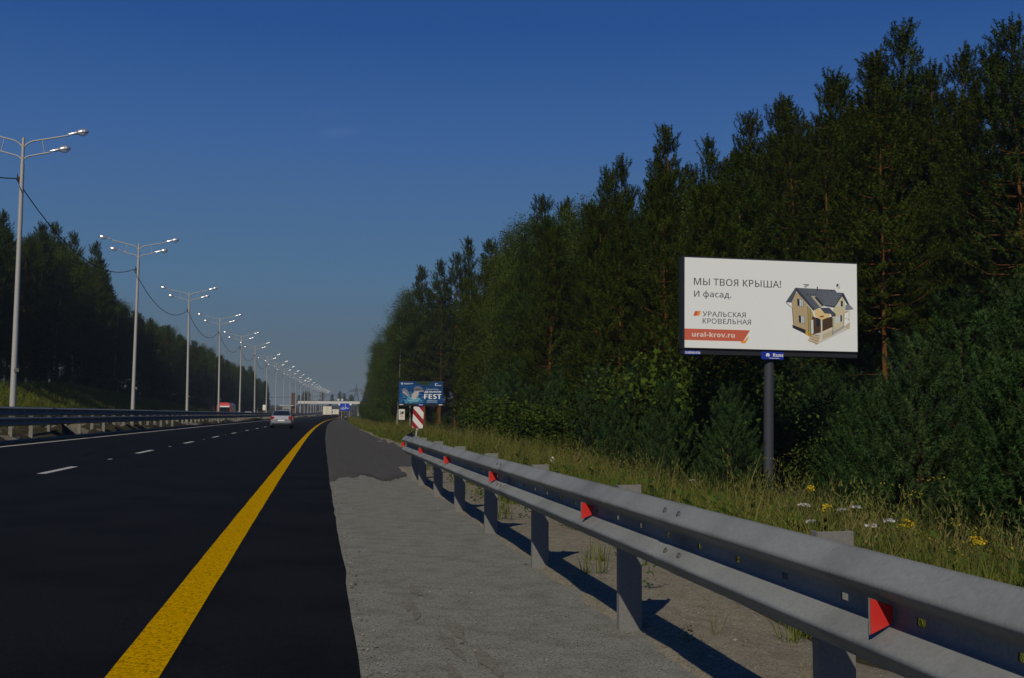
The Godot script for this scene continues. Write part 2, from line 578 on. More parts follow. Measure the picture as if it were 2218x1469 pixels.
func birch_tree(sd: int, H: float, spread: float, start: float) -> Dictionary:
	rng.seed = sd
	var trunk := MB.new()
	var crown := MB.new()
	var limbs := MB.new()
	var pts := []
	var rad := []
	var lean := Vector3(rng.randfn(), 0, rng.randfn()) * 0.7
	for i in 9:
		var u := i / 8.0
		pts.append(Vector3(sin(u * 4.0 + sd) * 0.2, u * H * 0.96, cos(u * 3.3 + sd) * 0.2) + lean * u * u)
		rad.append(lerpf(0.13, 0.015, u) * H / 18.0)
	trunk.tube(pts, rad, 8)
	var y := H * start
	while y < H * 0.95:
		var u := (y / H - start) / (1.0 - start)
		var l := (spread * sin(PI * pow(clampf(u * 0.85 + 0.13, 0.0, 1.0), 0.8)) + 0.4) * rng.randf_range(0.65, 1.2)
		var base := _along(pts, y / (H * 0.96))
		var a := rng.randf() * TAU
		var out := Vector3(cos(a), 0, sin(a))
		var b := base + out * l * 0.5 + Vector3.UP * l * 0.6
		var c := base + out * l + Vector3.UP * l * 0.75
		limb(limbs, base, b, c, 0.04 * (1.0 - 0.7 * u) + 0.008)
		for j in int(4.0 + l * 5.6):
			var f := rng.randf_range(0.25, 1.08)
			var p: Vector3 = base.lerp(b, f * 2.0) if f < 0.5 else b.lerp(c, f * 2.0 - 1.0)
			p += Vector3(rng.randfn() * 0.35, -rng.randf() * rng.randf() * 1.7, rng.randfn() * 0.35)
			put_tuft(crown, birch_tufts[rng.randi() % 3], p, Vector3(rng.randfn() * 0.3, 1, rng.randfn() * 0.3), rng.randf_range(0.8, 1.35))
		y += rng.randf_range(0.1, 0.24) * H / 18.0
	for j in 8:
		put_tuft(crown, birch_tufts[j % 3], pts[-1] + Vector3(rng.randfn() * 0.25, rng.randf_range(-1.0, 0.3), rng.randfn() * 0.25), Vector3.UP, 0.8)
	return {"trunk": trunk.mesh(), "crown": crown.mesh(), "limbs": limbs.mesh(), "H": H}

func bush_plant(sd: int, H: float, spread: float) -> Dictionary:
	rng.seed = sd
	var trunk := MB.new()
	var crown := MB.new()
	for k in 9:
		var a := rng.randf() * TAU
		var out := Vector3(cos(a), 0, sin(a)) * spread * rng.randf_range(0.25, 0.9)
		var h := H * rng.randf_range(0.65, 1.0)
		var top := out + Vector3.UP * h
		trunk.tube([out * 0.1, out * 0.5 + Vector3.UP * h * 0.55, top], [0.022, 0.014, 0.004], 4, false)
		for j in int(16 * H):
			var f := rng.randf_range(0.15, 1.05)
			var p: Vector3 = (out * 0.1).lerp(out * 0.5 + Vector3.UP * h * 0.55, f * 2.0) if f < 0.5 else (out * 0.5 + Vector3.UP * h * 0.55).lerp(top, f * 2.0 - 1.0)
			p += Vector3(rng.randfn(), rng.randfn() * 0.7, rng.randfn()) * 0.22 * spread
			p.y = maxf(p.y, 0.08)
			put_tuft(crown, bush_tufts[rng.randi() % 3], p, spread_dir(0.2), rng.randf_range(0.8, 1.4))
	return {"trunk": trunk.mesh(), "crown": crown.mesh(), "H": H}

func plant(proto: Dictionary, called: String, label: String, category: String, group: String, p: Vector3, height: float, bark: String, wide := 1.0) -> Node3D:
	var kinds := ["leaf", "leaf_olive", "leaf_olive"]
	if called == "young_pine": kinds = ["leaf", "leaf_bluish", "leaf_bluish"]
	elif called == "birch_tree" or called == "bush": kinds = ["leaf", "leaf", "leaf_olive"]
	var o := thing(called, label, category, p, group)
	var k: float = height / proto.H
	var w := k * wide
	o.rotation.y = rng.randf() * TAU
	var tr := part("trunk" if category == "tree" else "stems", proto.trunk, M[bark], o)
	tr.scale = Vector3(w, k, w)
	if proto.has("limbs"):
		var li := part("branches", proto.limbs, M.dark_bark if bark == "birch_bark" else M[bark], o)
		li.scale = Vector3(w, k, w)
	var cr := part("crown" if category == "tree" else "foliage", proto.crown, M[kinds[rng.randi() % kinds.size()]], o)
	cr.scale = Vector3(w, k, w)
	return o

# ------------------------------------------------------------------ ready
func _ready() -> void:
	# camera
	var cam := Camera3D.new()
	cam.name = "camera"
	cam.fov = rad_to_deg(2.0 * atan(734.5 / FOCAL))
	cam.near = 0.05
	cam.far = 6000.0
	cam_basis = Basis(Vector3.UP, -atan(419.0 / FOCAL)) * Basis(Vector3.RIGHT, atan(0.0703)) * Basis(Vector3.BACK, 0.004)
	cam.transform = Transform3D(cam_basis, EYE)
	add_child(cam)
	cam.current = true
	# sky, exposure, haze
	var env := Environment.new()
	env.background_mode = Environment.BG_SKY
	var sky := Sky.new()
	var sm := PanoramaSkyMaterial.new()
	sm.panorama = clear_sky()
	sky.sky_material = sm
	env.sky = sky
	env.tonemap_mode = Environment.TONE_MAPPER_LINEAR
	env.tonemap_exposure = 0.86
	env.fog_enabled = true
	env.fog_density = 0.00022
	env.fog_light_color = Color(0.8, 0.88, 1.0)
	env.sdfgi_enabled = true
	env.ssao_enabled = true
	env.ssil_enabled = true
	var we := WorldEnvironment.new()
	we.name = "environment"
	we.environment = env
	add_child(we)
	# sun: behind the camera and to the left, about 38 degrees up
	var sun := DirectionalLight3D.new()
	sun.name = "sun"
	sun.light_color = Color(1.0, 0.95, 0.86)
	sun.light_energy = 1.05
	sun.light_angular_distance = 0.5
	sun.shadow_enabled = true
	add_child(sun)
	sun.look_at_from_position(Vector3.ZERO, Vector3(0.47, -0.8, -0.9), Vector3.UP)
	soft.seed = 7
	soft.frequency = 0.08
	soft.fractal_octaves = 3
	make_materials()
	rng.seed = 3
	make_tufts()
	ground_and_road()
	guardrail_near()
	guardrails_median()
	forests()
	verge_plants()
	lamps()
	billboards()
	signs()
	overpass()
	pylon()
	vehicles()
	wildflowers()

func clear_sky() -> ImageTexture:
	# one gradient from the hazy horizon to the deep zenith, the same all round, and two thin wisps of cloud
	var W := 2048
	var H := 1024
	var im := Image.create(W, H, false, Image.FORMAT_RGBF)
	var el := [0.0, 2.4, 7.2, 14.5, 20.0, 35.0, 90.0]
	for y in H:
		var e := 90.0 - (y + 0.5) * 180.0 / H
		var c := Color(0.05, 0.055, 0.05)
		if e > 0.0:
			c = Color(ramp(e, el, [0.128, 0.122, 0.09, 0.05, 0.024, 0.013, 0.008]), ramp(e, el, [0.158, 0.165, 0.186, 0.138, 0.092, 0.052, 0.03]), ramp(e, el, [0.172, 0.196, 0.315, 0.36, 0.31, 0.2, 0.12]))
		im.fill_rect(Rect2i(0, y, W, 1), c)
	var f := FastNoiseLite.new()
	f.seed = 2
	f.frequency = 0.06
	for q in [[740.0, 285.0, 11, 1, 0.035], [705.0, 243.0, 8, 1, 0.012]]:
		var d := ray(q[0], q[1]).normalized()
		var cx := int(fposmod(atan2(d.x, -d.z) / TAU, 1.0) * W)
		var cy := int((0.5 - asin(d.y) / PI) * H)
		for y in range(cy - q[3] * 2, cy + q[3] * 2 + 1):
			for x in range(cx - q[2], cx + q[2] + 1):
				var a: float = q[4] * exp(-pow((x - cx) / (q[2] * 0.5), 2.0) - pow((y - cy + 0.12 * (x - cx)) / q[3], 2.0)) * (0.7 + 0.6 * f.get_noise_2d(x * 2.0, y * 6.0))
				var c := im.get_pixel(posmod(x, W), y)
				im.set_pixel(posmod(x, W), y, Color(c.r + a, c.g + a * 0.9, c.b + a * 0.7))
	return ImageTexture.create_from_image(im)

# ------------------------------------------------------------------ setting
func s_list(from: float, to: float) -> Array:
	var a := []
	var s := from
	while s < to:
		a.append(s)
		s += 0.5 if s < 24.0 else 2.0 if s < 60.0 else 5.0 if s < 300.0 else 12.0
	a.append(to)
	return a

func strip(ss: Array, t0: Callable, t1: Callable, lift: float, cols := 1, tuck := 0.0) -> Mesh:
	var p := []
	for s in ss:
		var r := []
		for j in cols + 1:
			var t := lerpf(t0.call(s), t1.call(s), float(j) / cols)
			r.append(at(s, t, land(s, t) + lift - (tuck if j == 0 or j == cols else 0.0)))
		p.append(r)
	var mb := MB.new()
	mb.grid(p)
	return mb.mesh()

func ground_and_road() -> void:
	var ts := [-1500.0, -500.0, -200.0, -120.0, -90.0, -70.0, -55.0, -45.0, -39.0, -33.0, -31.0, -29.0, -27.0, -26.0, -24.5, -23.9]
	var t := -13.4
	while t < -9.8:
		ts.append(t); t += 0.3
	ts.append_array([-9.6, -5.0, 0.0, 0.5, 1.2])
	t = 1.5
	while t < 4.0:
		ts.append(t); t += 0.2
	t = 4.2
	while t < 12.0:
		ts.append(t); t += 0.6
	ts.append_array([13.0, 16.0, 20.0, 26.0, 35.0, 45.0, 60.0, 90.0, 150.0, 300.0, 600.0, 1500.0])
	var ss := []
	var s := -80.0
	while s < 2600.0:
		ss.append(s)
		s += 4.0 if s < -6.0 else 0.4 if s < 30.0 else 1.5 if s < 120.0 else 10.0 if s < 600.0 else 120.0
	var p := []
	for q in ss:
		var r := []
		for e in ts:
			var sink := 0.05 if (e > -9.7 and e < (1.95 if q < 21.0 else clampf(1.95 + (q - 21.0) * 0.3, 1.95, 3.25))) or (e < -13.3 and e > -23.95) else 0.0
			r.append(at(q, e, land(q, e) - sink))
		p.append(r)
	var mb := MB.new()
	mb.grid(p)
	tag(part("ground", mb.mesh(), M.soil, self), "brown earth under the grass and the forest", "", "", "structure")

	# the carriageway in use
	var road := thing("road", "fresh black asphalt carriageway with yellow and white lines", "", Vector3.ZERO, "", "structure")
	var rs := s_list(-30.0, 900.0)
	var edge := FastNoiseLite.new()
	edge.seed = 4
	edge.frequency = 0.55
	part("asphalt", strip(rs, func(_s): return -9.62, func(q): return 0.21 + edge.get_noise_1d(q * 5.0) * 0.02 + edge.get_noise_1d(q * 0.4) * 0.008, 0.0, 3), M.asphalt, road)
	part("yellow_line", strip(rs, func(q): return -0.92 + edge.get_noise_1d(q * 5.0 + 90.0) * 0.006, func(q): return -0.685 + edge.get_noise_1d(q * 5.0) * 0.006, 0.004), M.yellow, road)
	part("edge_line", strip(rs, func(_s): return -9.46, func(_s): return -9.27, 0.004), M.white_line, road)
	var d := 10.5
	while d < 300.0:
		var dm := strip([d, d + 1.4, d + 2.75], func(_s): return -5.03, func(_s): return -4.88, 0.004)
		part("lane_dash", dm, M.white_line, road)
		if d < 90.0:
			part("lane_stud", strip([d + 6.3, d + 6.65], func(_s): return -4.98, func(_s): return -4.9, 0.004), M.white_line, road)
		d += 10.4

	# shoulder: pale worn asphalt near, darker beyond the ragged joint
	var wob := FastNoiseLite.new()
	wob.seed = 9
	wob.frequency = 0.25
	part("shoulder", strip(s_list(-30.0, 900.0), func(_s): return 0.1, func(q): return (1.95 if q < 21.0 else clampf(1.95 + (q - 21.0) * 0.3, 1.95, 3.25)) + wob.get_noise_1d(q * 4.0) * 0.12 + 0.25, -0.006, 6, 0.0), M.gravel, self).set_meta("kind", "structure")
	var joint := MB.new()
	var jp := []
	for q in s_list(21.0, 900.0):
		var r := []
		for j in 41:
			var tt := lerpf(0.215, 3.0 if q > 26.0 else lerpf(1.6, 3.0, (q - 21.0) / 5.0), j / 40.0)
			var shift := (wob.get_noise_1d(tt * 7.0 + 50.0) * 2.2 + wob.get_noise_1d(tt * 45.0) * 0.9 + 0.25 * tt) * clampf((24.5 - q) / 3.0, 0.0, 1.0)
			r.append(at(q + shift, tt, land(q, tt) + (0.016 if q > 24.0 else 0.0)))
		jp.append(r)
	joint.grid(jp)
	part("old_asphalt", joint.mesh(), M.old_asphalt, self).set_meta("kind", "structure")
	# worn dark patches along the old wheel joint of the shoulder
	rng.seed = 77
	for k in 6:
		var ps := [4.9, 5.35, 5.8, 6.2, 6.9, 7.6, 8.1, 9.0, 9.9, 11.5, 13.2, 15.0, 17.2, 19.0, 20.4, 5.1][k] as float
		var pt := 0.78 - 0.012 * ps + rng.randf_range(-0.12, 0.12) + (0.25 if k == 15 else 0.0)
		var blot := MB.new()
		var ring := []
		for i in 14:
			var a := TAU * i / 14
			var rr := rng.randf_range(0.5, 1.2)
			var q2 := ps + sin(a) * rr * rng.randf_range(0.25, 0.5)
			var t2 := pt + cos(a) * rr * 0.045
			ring.append(at(q2, t2, land(q2, t2) - 0.002))
		var mid := at(ps, pt, land(ps, pt) - 0.002)
		for i in 14:
			blot.tri(mid, ring[i], ring[(i + 1) % 14])
		var o := part("tar_patch", blot.mesh(), M.worn, self)
		o.set_meta("kind", "structure")
	# sand heaped behind the rail and at the shoulder's edge
	part("sand_verge", strip(s_list(-8.0, 25.0), func(q): return 1.72 + wob.get_noise_1d(q * 6.0) * 0.12, func(q): return 2.95 + wob.get_noise_1d(q * 5.0 + 40.0) * 0.3, 0.022, 10, 0.06), M.sand, self).set_meta("kind", "structure")
	part("sand_edge", strip(s_list(26.0, 90.0), func(q): return 2.75 + wob.get_noise_1d(q * 2.0) * 0.25, func(q): return 3.5 + wob.get_noise_1d(q * 3.0 + 20.0) * 0.25, 0.03, 4, 0.07), M.sand, self).set_meta("kind", "structure")
	# far carriageway and median
	part("opposite_road", strip(s_list(20.0, 900.0), func(_s): return -23.8, func(_s): return -13.5, 0.01), M.old_asphalt, self).set_meta("kind", "structure")
	part("median", strip(s_list(20.0, 900.0), func(_s): return -13.3, func(_s): return -10.05, 0.012, 14), M.sand, self).set_meta("kind", "structure")
	part("road_edge_dirt", strip(s_list(20.0, 700.0), func(_s): return -9.9, func(q): return -9.6 + wob.get_noise_1d(q * 2.0) * 0.04, 0.008), M.soil, self).set_meta("kind", "structure")
	var kb := MB.new()
	var kr := []
	for q in s_list(20.0, 600.0):
		var y := land(q, -10.0)
		kr.append([at(q, -9.9, y - 0.1), at(q, -9.9, y + 0.07), at(q, -9.92, y + 0.085), at(q, -10.06, y + 0.085), at(q, -10.06, y - 0.1)])
	kb.loft(kr)
	part("kerb", kb.mesh(), M.concrete, self).set_meta("kind", "structure")

# ------------------------------------------------------------------ guardrails
# cross-section of a two-wave rail: x is how far it stands out toward the traffic, y from its middle
func wave(y: float) -> float:
	var a := absf(y)
	return ramp(a, [0.0, 0.022, 0.03, 0.072, 0.08, 0.092, 0.1, 0.15, 0.158], [0.0, 0.0, 0.006, 0.076, 0.083, 0.083, 0.077, 0.01, 0.006])

func wave_ys() -> Array:
	var a := [-0.158, -0.15, -0.125, -0.1, -0.096, -0.092, -0.086, -0.08, -0.076, -0.072, -0.051, -0.03, -0.026, -0.022, -0.011]
	var b := a.duplicate()
	b.reverse()
	for y in b:
		a.append(-y)
	return a

func rail_mesh(s0: float, s1: float, step: float, t: float, y: float, facing: float, holes := [], flare := 0.0, swell := 0.0) -> Mesh:
	# front skin and back skin 4 mm apart; the flat of the valley is left open at the holes
	var mb := MB.new()
	var ys := wave_ys()
	var ss := [s0]
	var q := s0
	while q < s1 - 0.001:
		q = minf(q + step, s1)
		ss.append(q)
	for h in holes:
		if h > s0 + 0.03 and h < s1 - 0.03:
			ss.append(h - 0.022); ss.append(h + 0.022)
	ss.sort()
	for skin in 2:
		var off := (0.0 if skin == 0 else -0.004) + swell
		for i in ss.size() - 1:
			var open := false
			for h in holes:
				if absf((ss[i] + ss[i + 1]) * 0.5 - h) < 0.02: open = true
			for j in ys.size() - 1:
				if open and absf(ys[j] + ys[j + 1]) < 0.001: continue
				var c := []
				var nn := []
				for e in [[i, j], [i + 1, j], [i + 1, j + 1], [i, j + 1]]:
					var s: float = ss[e[0]]
					var yy: float = ys[e[1]]
					var fl := flare * maxf(0.0, s - (s1 - 0.9)) * maxf(0.0, s - (s1 - 0.9))
					c.append(at(s, t + facing * (wave(yy) + off) - facing * fl, y + (land(s, t) if t > -5.0 else 0.24) + yy + fl * 0.35 * (1.0 if yy > 0 else 0.0)))
					var slope := (wave(yy + 0.006) - wave(yy - 0.006)) / 0.012
					nn.append(Vector3(facing, -slope, 0).normalized())
				mb.quad_n(c[0], c[1], c[2], c[3], nn[0], nn[1], nn[2], nn[3])
	return mb.mesh()

func post_mesh(h: float, w: float, deep: float) -> Mesh:
	# an open channel: a broad web across the road's line, with two flanges turned away
	var mb := MB.new()
	var th := 0.006
	mb.cbox(Vector3(0, (h - 0.25) / 2.0, 0), Vector3(w, h + 0.25, th), 0.0015)
	for sx in [-1, 1]:
		mb.cbox(Vector3(sx * (w / 2 - th / 2), (h - 0.25) / 2.0, -deep / 2 - th / 2), Vector3(th, h + 0.25, deep), 0.0015)
	return mb.mesh()

func guardrail_near() -> void:
	var g := thing("guardrail", "grey steel guardrail with red reflectors along the gravel shoulder", "guardrail")
	var top := 0.683
	var t := 1.57
	var holes := []
	var q := -3.5
	while q < 20.0:
		holes.append(q)
		q += 0.55 if int(absf(q) * 7.0) % 3 else 0.42
	var cuts := [-6.0, -0.6, 4.35, 8.9, 13.3, 17.7, 20.5]
	for i in cuts.size() - 1:
		var far := i == cuts.size() - 2
		part("beam", rail_mesh(cuts[i], cuts[i + 1] + (0.0 if far else 0.34), 0.5 if not far else 0.16, t, top, -1.0, holes, 0.32 if far else 0.0, 0.0 if i % 2 == 0 else 0.005), M.zinc, g)
		# splice bolts
		if not far:
			for yy in [0.118, -0.058]:
				for ds in [0.08, 0.26]:
					var b := MB.new()
					var p := at(cuts[i + 1] + ds, t - wave(yy) - 0.006, top + land(5.0, t) + yy)
					b.tube([p + Vector3(0.006, 0, 0), p, p - Vector3(0.007, 0, 0)], [0.019, 0.017, 0.006], 10)
					part("bolt", b.mesh(), M.bolt, g)
	# posts with their spacer plates
	var pm := post_mesh(0.825, 0.135, 0.05)
	for s in [20.35, 18.85, 16.3, 13.75, 11.2, 8.65, 6.08, 3.55, 1.05, -1.45, -3.95]:
		var o := part("post", pm, M.zinc_dull, g, at(s, 1.785, land(s, 1.785)))
		var sp := MB.new()
		sp.cbox(Vector3(-0.125, 0.68, -0.012), Vector3(0.16, 0.2, 0.005), 0.0015)
		sp.cbox(Vector3(-0.2, 0.68, -0.03), Vector3(0.005, 0.29, 0.06), 0.0015)
		part("bracket", sp.mesh(), M.zinc_dull, o)
	# red reflectors set in the valley
	for s in [2.77, 6.05, 9.45, 12.95, 16.3, 19.8]:
		var r := MB.new()
		var fr := MB.new()
		var z0 := Vector3(0, 0, 0.0)
		var outl := [Vector3(-0.08, -0.05, 0.012), Vector3(-0.08, 0.046, 0.012), Vector3(-0.008, 0.022, 0.0), Vector3(-0.008, -0.024, 0.0)]
		var back := []
		for e in outl: back.append(e - Vector3(0, 0, 0.003))
		r.hull(PackedVector3Array(back), PackedVector3Array(outl))
		var ob := []
		var of := []
		for e in outl:
			ob.append(Vector3(e.x - (0.004 if e.x < -0.05 else 0.0), e.y * 1.05, e.z - 0.0065))
			of.append(Vector3(e.x - (0.004 if e.x < -0.05 else 0.0), e.y * 1.05, e.z - 0.0035))
		fr.hull(PackedVector3Array(ob), PackedVector3Array(of))
		var o := part("reflector", r.mesh(), M.red_reflector, g, at(s, t - 0.004, top + land(s, t)) + z0)
		part("reflector_plate", fr.mesh(), M.zinc_dull, o)

func guardrails_median() -> void:
	var rows := [
		{"t": -10.55, "face": 1.0, "label": "double-height steel median barrier with pale posts beside the white edge line", "to": 520.0, "posts": 420.0},
		{"t": -12.75, "face": -1.0, "label": "steel median barrier facing the far carriageway behind the lamp posts", "to": 520.0, "posts": 170.0}]
	var pm := MB.new()
	pm.cbox(Vector3(0, 0.45, 0), Vector3(0.14, 1.34, 0.006), 0.0015)
	pm.cbox(Vector3(-0.067, 0.45, -0.035), Vector3(0.006, 1.34, 0.06), 0.0015)
	pm.cbox(Vector3(0.067, 0.45, -0.035), Vector3(0.006, 1.34, 0.06), 0.0015)
	var post := pm.mesh()
	var refl := MB.new()
	refl.cbox(Vector3.ZERO, Vector3(0.01, 0.06, 0.09), 0.003)
	var reflm := refl.mesh()
	for r in rows:
		var g := thing("median_guardrail", r.label, "guardrail")
		for y in [0.66, 1.02]:
			var s := 20.0
			while s < r.to:
				var e := minf(s + 50.0, r.to)
				part("beam", rail_mesh(s, e, 10.0, r.t + r.face * 0.14, y, r.face), M.zinc, g)
				s = e
		var s2 := 23.9
		var k := 0
		while s2 < r.posts:
			part("post", post, M.concrete if r.face > 0 else M.zinc_dull, g, at(s2, r.t, 0.22))
			if r.face > 0 and k % 3 == 0 and s2 < 140.0:
				part("reflector", reflm, M.white_print, g, at(s2 + 1.2, r.t + 0.16, land(s2, r.t) + 0.84))
			k += 1
			s2 += 2.67

# ------------------------------------------------------------------ trees
var right_x := [700, 775, 790, 815, 830, 850, 890, 930, 985, 1060, 1105, 1170, 1230, 1270, 1310, 1400, 1440, 1500, 1560, 1620, 1680, 1750, 1850, 1920, 2000, 2060, 2140, 2218, 3000]
var right_y := [870, 855, 842, 775, 745, 690, 640, 590, 565, 540, 510, 465, 460, 450, 410, 385, 345, 350, 375, 300, 260, 230, 190, 160, 160, 140, 130, 75, 0]
var left_x := [-2000, 0, 60, 125, 185, 220, 245, 262, 300, 350, 400, 450, 500, 545, 580, 640, 690, 720]
var left_y := [200, 475, 495, 500, 545, 575, 615, 652, 668, 692, 722, 748, 778, 793, 828, 840, 856, 862]

# what stands before the boards stays under this line, so that both can be read from the road
var near_x := [700, 835, 845, 985, 1000, 1400, 1440, 1600, 1625, 1715, 1740, 1800, 1850, 1880, 1930, 2000, 2050, 2100, 2180, 2218, 3000]
var near_y := [880, 880, 925, 925, 800, 760, 800, 800, 1035, 1035, 820, 790, 745, 700, 640, 600, 580, 590, 500, 480, 300]

func near_limit(s: float, t: float) -> float:
	if s > 150.0: return 99.0
	if s > 37.5 and pixel(foot(s, t)).x > 1010.0 + 1500.0 / s: return 99.0
	var h := 9.0
	for side in [-0.022 * s - 0.7, -0.35, 0.0]:
		h = minf(h, fits(s, t + side, 8.0, near_x, near_y, 0.0))
	return maxf(h, 0.8)

func fits(s: float, t: float, H: float, xs: Array, ys: Array, slack: float) -> float:
	# the tallest a tree may grow there under the wood's outline
	var p := foot(s, t)
	var h := H
	while h > 0.6:
		var q := pixel(p + Vector3(0, h, 0))
		if q.y > ramp(q.x, xs, ys) + slack: break
		h -= 0.5
	return h

func wood_label(s: float, t: float, H: float, what: String) -> String:
	var x := pixel(foot(s, t) + Vector3(0, H * 0.6, 0)).x
	var deep := "deep in the wood" if t > 27.0 else "in the wood"
	var where := "over the young pines"
	if x < 860.0: where = "beyond the blue billboard"
	elif x < 1010.0: where = "behind the blue billboard"
	elif x < 1230.0: where = "near the blue billboard"
	elif x < 1440.0: where = "between the two billboards"
	elif x < 1680.0: where = "behind the white billboard's lettering"
	elif x < 1900.0: where = "behind the white billboard's house"
	return "%s %s %s" % [what, deep, where]

func edge_label(s: float, t: float, what: String) -> String:
	var x := pixel(foot(s, t) + Vector3(0, 1.5, 0)).x
	var where := "past the white billboard"
	if x < 860.0: where = "beyond the blue billboard"
	elif x < 1010.0: where = "below the blue billboard"
	elif x < 1240.0: where = "near the blue billboard"
	elif x < 1480.0: where = "between the two billboards"
	elif x < 1660.0: where = "below the white billboard's lettering"
	elif x < 1900.0: where = "below the white billboard's house"
	var row := "set back" if t > 11.4 else "by the grass"
	return "%s at the wood's edge %s, %s" % [what, where, row]

func far_label(s: float, what: String) -> String:
	var i := clampi(int((s - 43.0) / 25.7), 0, 99)
	var where := "behind the first lamp posts"
	if i >= 4: where = "behind the middle lamp posts"
	if i >= 8: where = "behind the red coach"
	if i >= 12: where = "toward the footbridge"
	return "%s beyond the far carriageway, %s" % [what, where]

func forests() -> void:
	var pines := []
	for i in 3:
		pines.append(pine_tree(100 + i * 7, 20.0, [0.38, 0.3, 0.45, 0.22, 0.33][i], [3.1, 2.7, 2.9, 2.6, 3.3][i], [0.75, 0.85, 0.6, 0.9, 0.7][i]))
	var spires := []
	for i in 3:
		spires.append(pine_tree(360 + i * 11, 21.0, [0.3, 0.36, 0.25, 0.33][i], [3.7, 3.3, 4.0][i], [1.0, 1.1, 1.05][i]))
	var spruce := pine_tree(301, 20.0, 0.12, 2.2, 1.05)
	var skirted := []
	for i in 3:
		skirted.append(pine_tree(340 + i * 9, 20.0, [0.08, 0.12, 0.06][i], [3.0, 2.7, 3.2][i], [0.7, 0.8, 0.65][i]))
	var birches := []
	for i in 4:
		birches.append(birch_tree(200 + i * 13, 18.0, [2.4, 2.7, 2.2, 2.9][i], [0.2, 0.28, 0.15, 0.22][i]))
	var young := []
	for i in 4:
		young.append(young_pine(400 + i * 5, 5.0, [1.5, 1.35, 1.65, 1.45][i]))
	var bushes := []
	for i in 3:
		bushes.append(bush_plant(500 + i * 3, 2.4, [1.1, 1.3, 0.9][i]))
	rng.seed = 11
	# trees that make the skyline of the right-hand wood: pixel of the tip, kind, likely height
	var tips := [
		[2200, 28, "p", 19.5], [2150, 90, "p", 19.5], [2062, 104, "p", 20.5], [2020, 125, "p", 20], [1950, 38, "p", 22.5], [1905, 100, "p", 21.5], [1880, 122, "p", 21.5],
		[1815, 158, "p", 21.5], [1777, 165, "p", 21], [1735, 235, "p", 20], [1705, 205, "p", 21], [1667, 213, "p", 21.5], [1632, 240, "p", 21], [1600, 315, "p", 20],
		[1570, 342, "p", 20], [1538, 303, "s", 21], [1500, 350, "p", 19.5], [1462, 276, "p", 21.5], [1425, 345, "p", 20], [1345, 334, "p", 21], [1312, 372, "p", 20],
		[1272, 430, "b", 18.5], [1240, 445, "b", 18.5], [1213, 430, "p", 20], [1175, 421, "p", 20.5], [1140, 470, "b", 18.5], [1108, 486, "b", 18.5], [1070, 515, "p", 19],
		[1045, 532, "b", 18], [1017, 519, "s", 19.5], [990, 545, "p", 19], [955, 560, "p", 18.5], [922, 578, "p", 18.5], [888, 622, "b", 18.5], [865, 655, "b", 18.5],
		[846, 692, "b", 18.5], [832, 738, "b", 18.5], [818, 770, "b", 18.0]]
	var k := 0
	for e in tips:
		var d := ray(e[0], e[1])
		var m: float = (e[3] - 2.3) / d.y
		if e[0] < 1000: m = maxf(m, 156.0 / -d.z)
		var s := -d.z * m
		var t := d.x * m - xc(s)
		var H: float = 1.2 + d.y * m - land(s, t)
		if e[2] == "b":
			plant(birches[k % 4], "birch_tree", wood_label(s, t, H, "tall birch topping the wood's outline"), "tree", "birches in the wood beyond the verge", foot(s, t), H, "birch_bark")
		elif e[2] == "s":
			plant(spruce, "spruce_tree", "slim pointed spruce rising above its neighbours in the wood", "tree", "spruces in the wood", foot(s, t), H, "dark_bark", 0.9)
		else:
			plant(spires[k % 3], "pine_tree", wood_label(s, t, H, "pointed pine topping the outline"), "tree", "pines in the wood behind the billboards", foot(s, t), H, "orange_bark")
		k += 1
	# the rest of that wood, row behind row
	var row := 0
	for t0 in [14.5, 18.5, 23.5, 30.0, 38.0]:
		var s := 16.0 + row * 4.0
		while s < [480.0, 470.0, 300.0, 220.0, 190.0][row]:
			var edge := ramp(s, [60, 110, 160, 330, 400, 480], [0.0, 0.0, -4.0, -3.0, -6.5, -7.5])
			var t: float = t0 + edge + rng.randf_range(-1.3, 1.3)
			var q := pixel(foot(s, t) + Vector3(0, 4, 0))
			if q.x < 2420.0 and s > 39.0 and (s > 152.0 or t > 0.12 * s + 4.5 - xc(s)):
				var birch := not (q.x > 840.0 and q.x < 1000.0 and s < 230.0) and rng.randf() < (0.62 if s > 75.0 and row < 2 else 0.12)
				var want := rng.randf_range(13.0, 19.5) if row < 2 else rng.randf_range(16.0, 20.0)
				var H := fits(s, t, want, right_x, right_y, rng.randf_range(8.0, 45.0))
				if H > 5.0:
					if birch:
						plant(birches[k % 4], "birch_tree", wood_label(s, t, H, "leafy birch with pale trunk"), "tree", "birches among the pines", foot(s, t), H, "birch_bark")
					else:
						plant(skirted[k % 3] if row == 0 or row > 2 else pines[k % 3], "pine_tree", wood_label(s, t, H, "tall pine with orange trunk"), "tree", "pines in the wood behind the billboards", foot(s, t), H, "orange_bark")
					k += 1
			s += (rng.randf_range(3.6, 5.6) if s < 120.0 else rng.randf_range(5.0, 8.0)) * (1.0 + 0.12 * row)
		row += 1
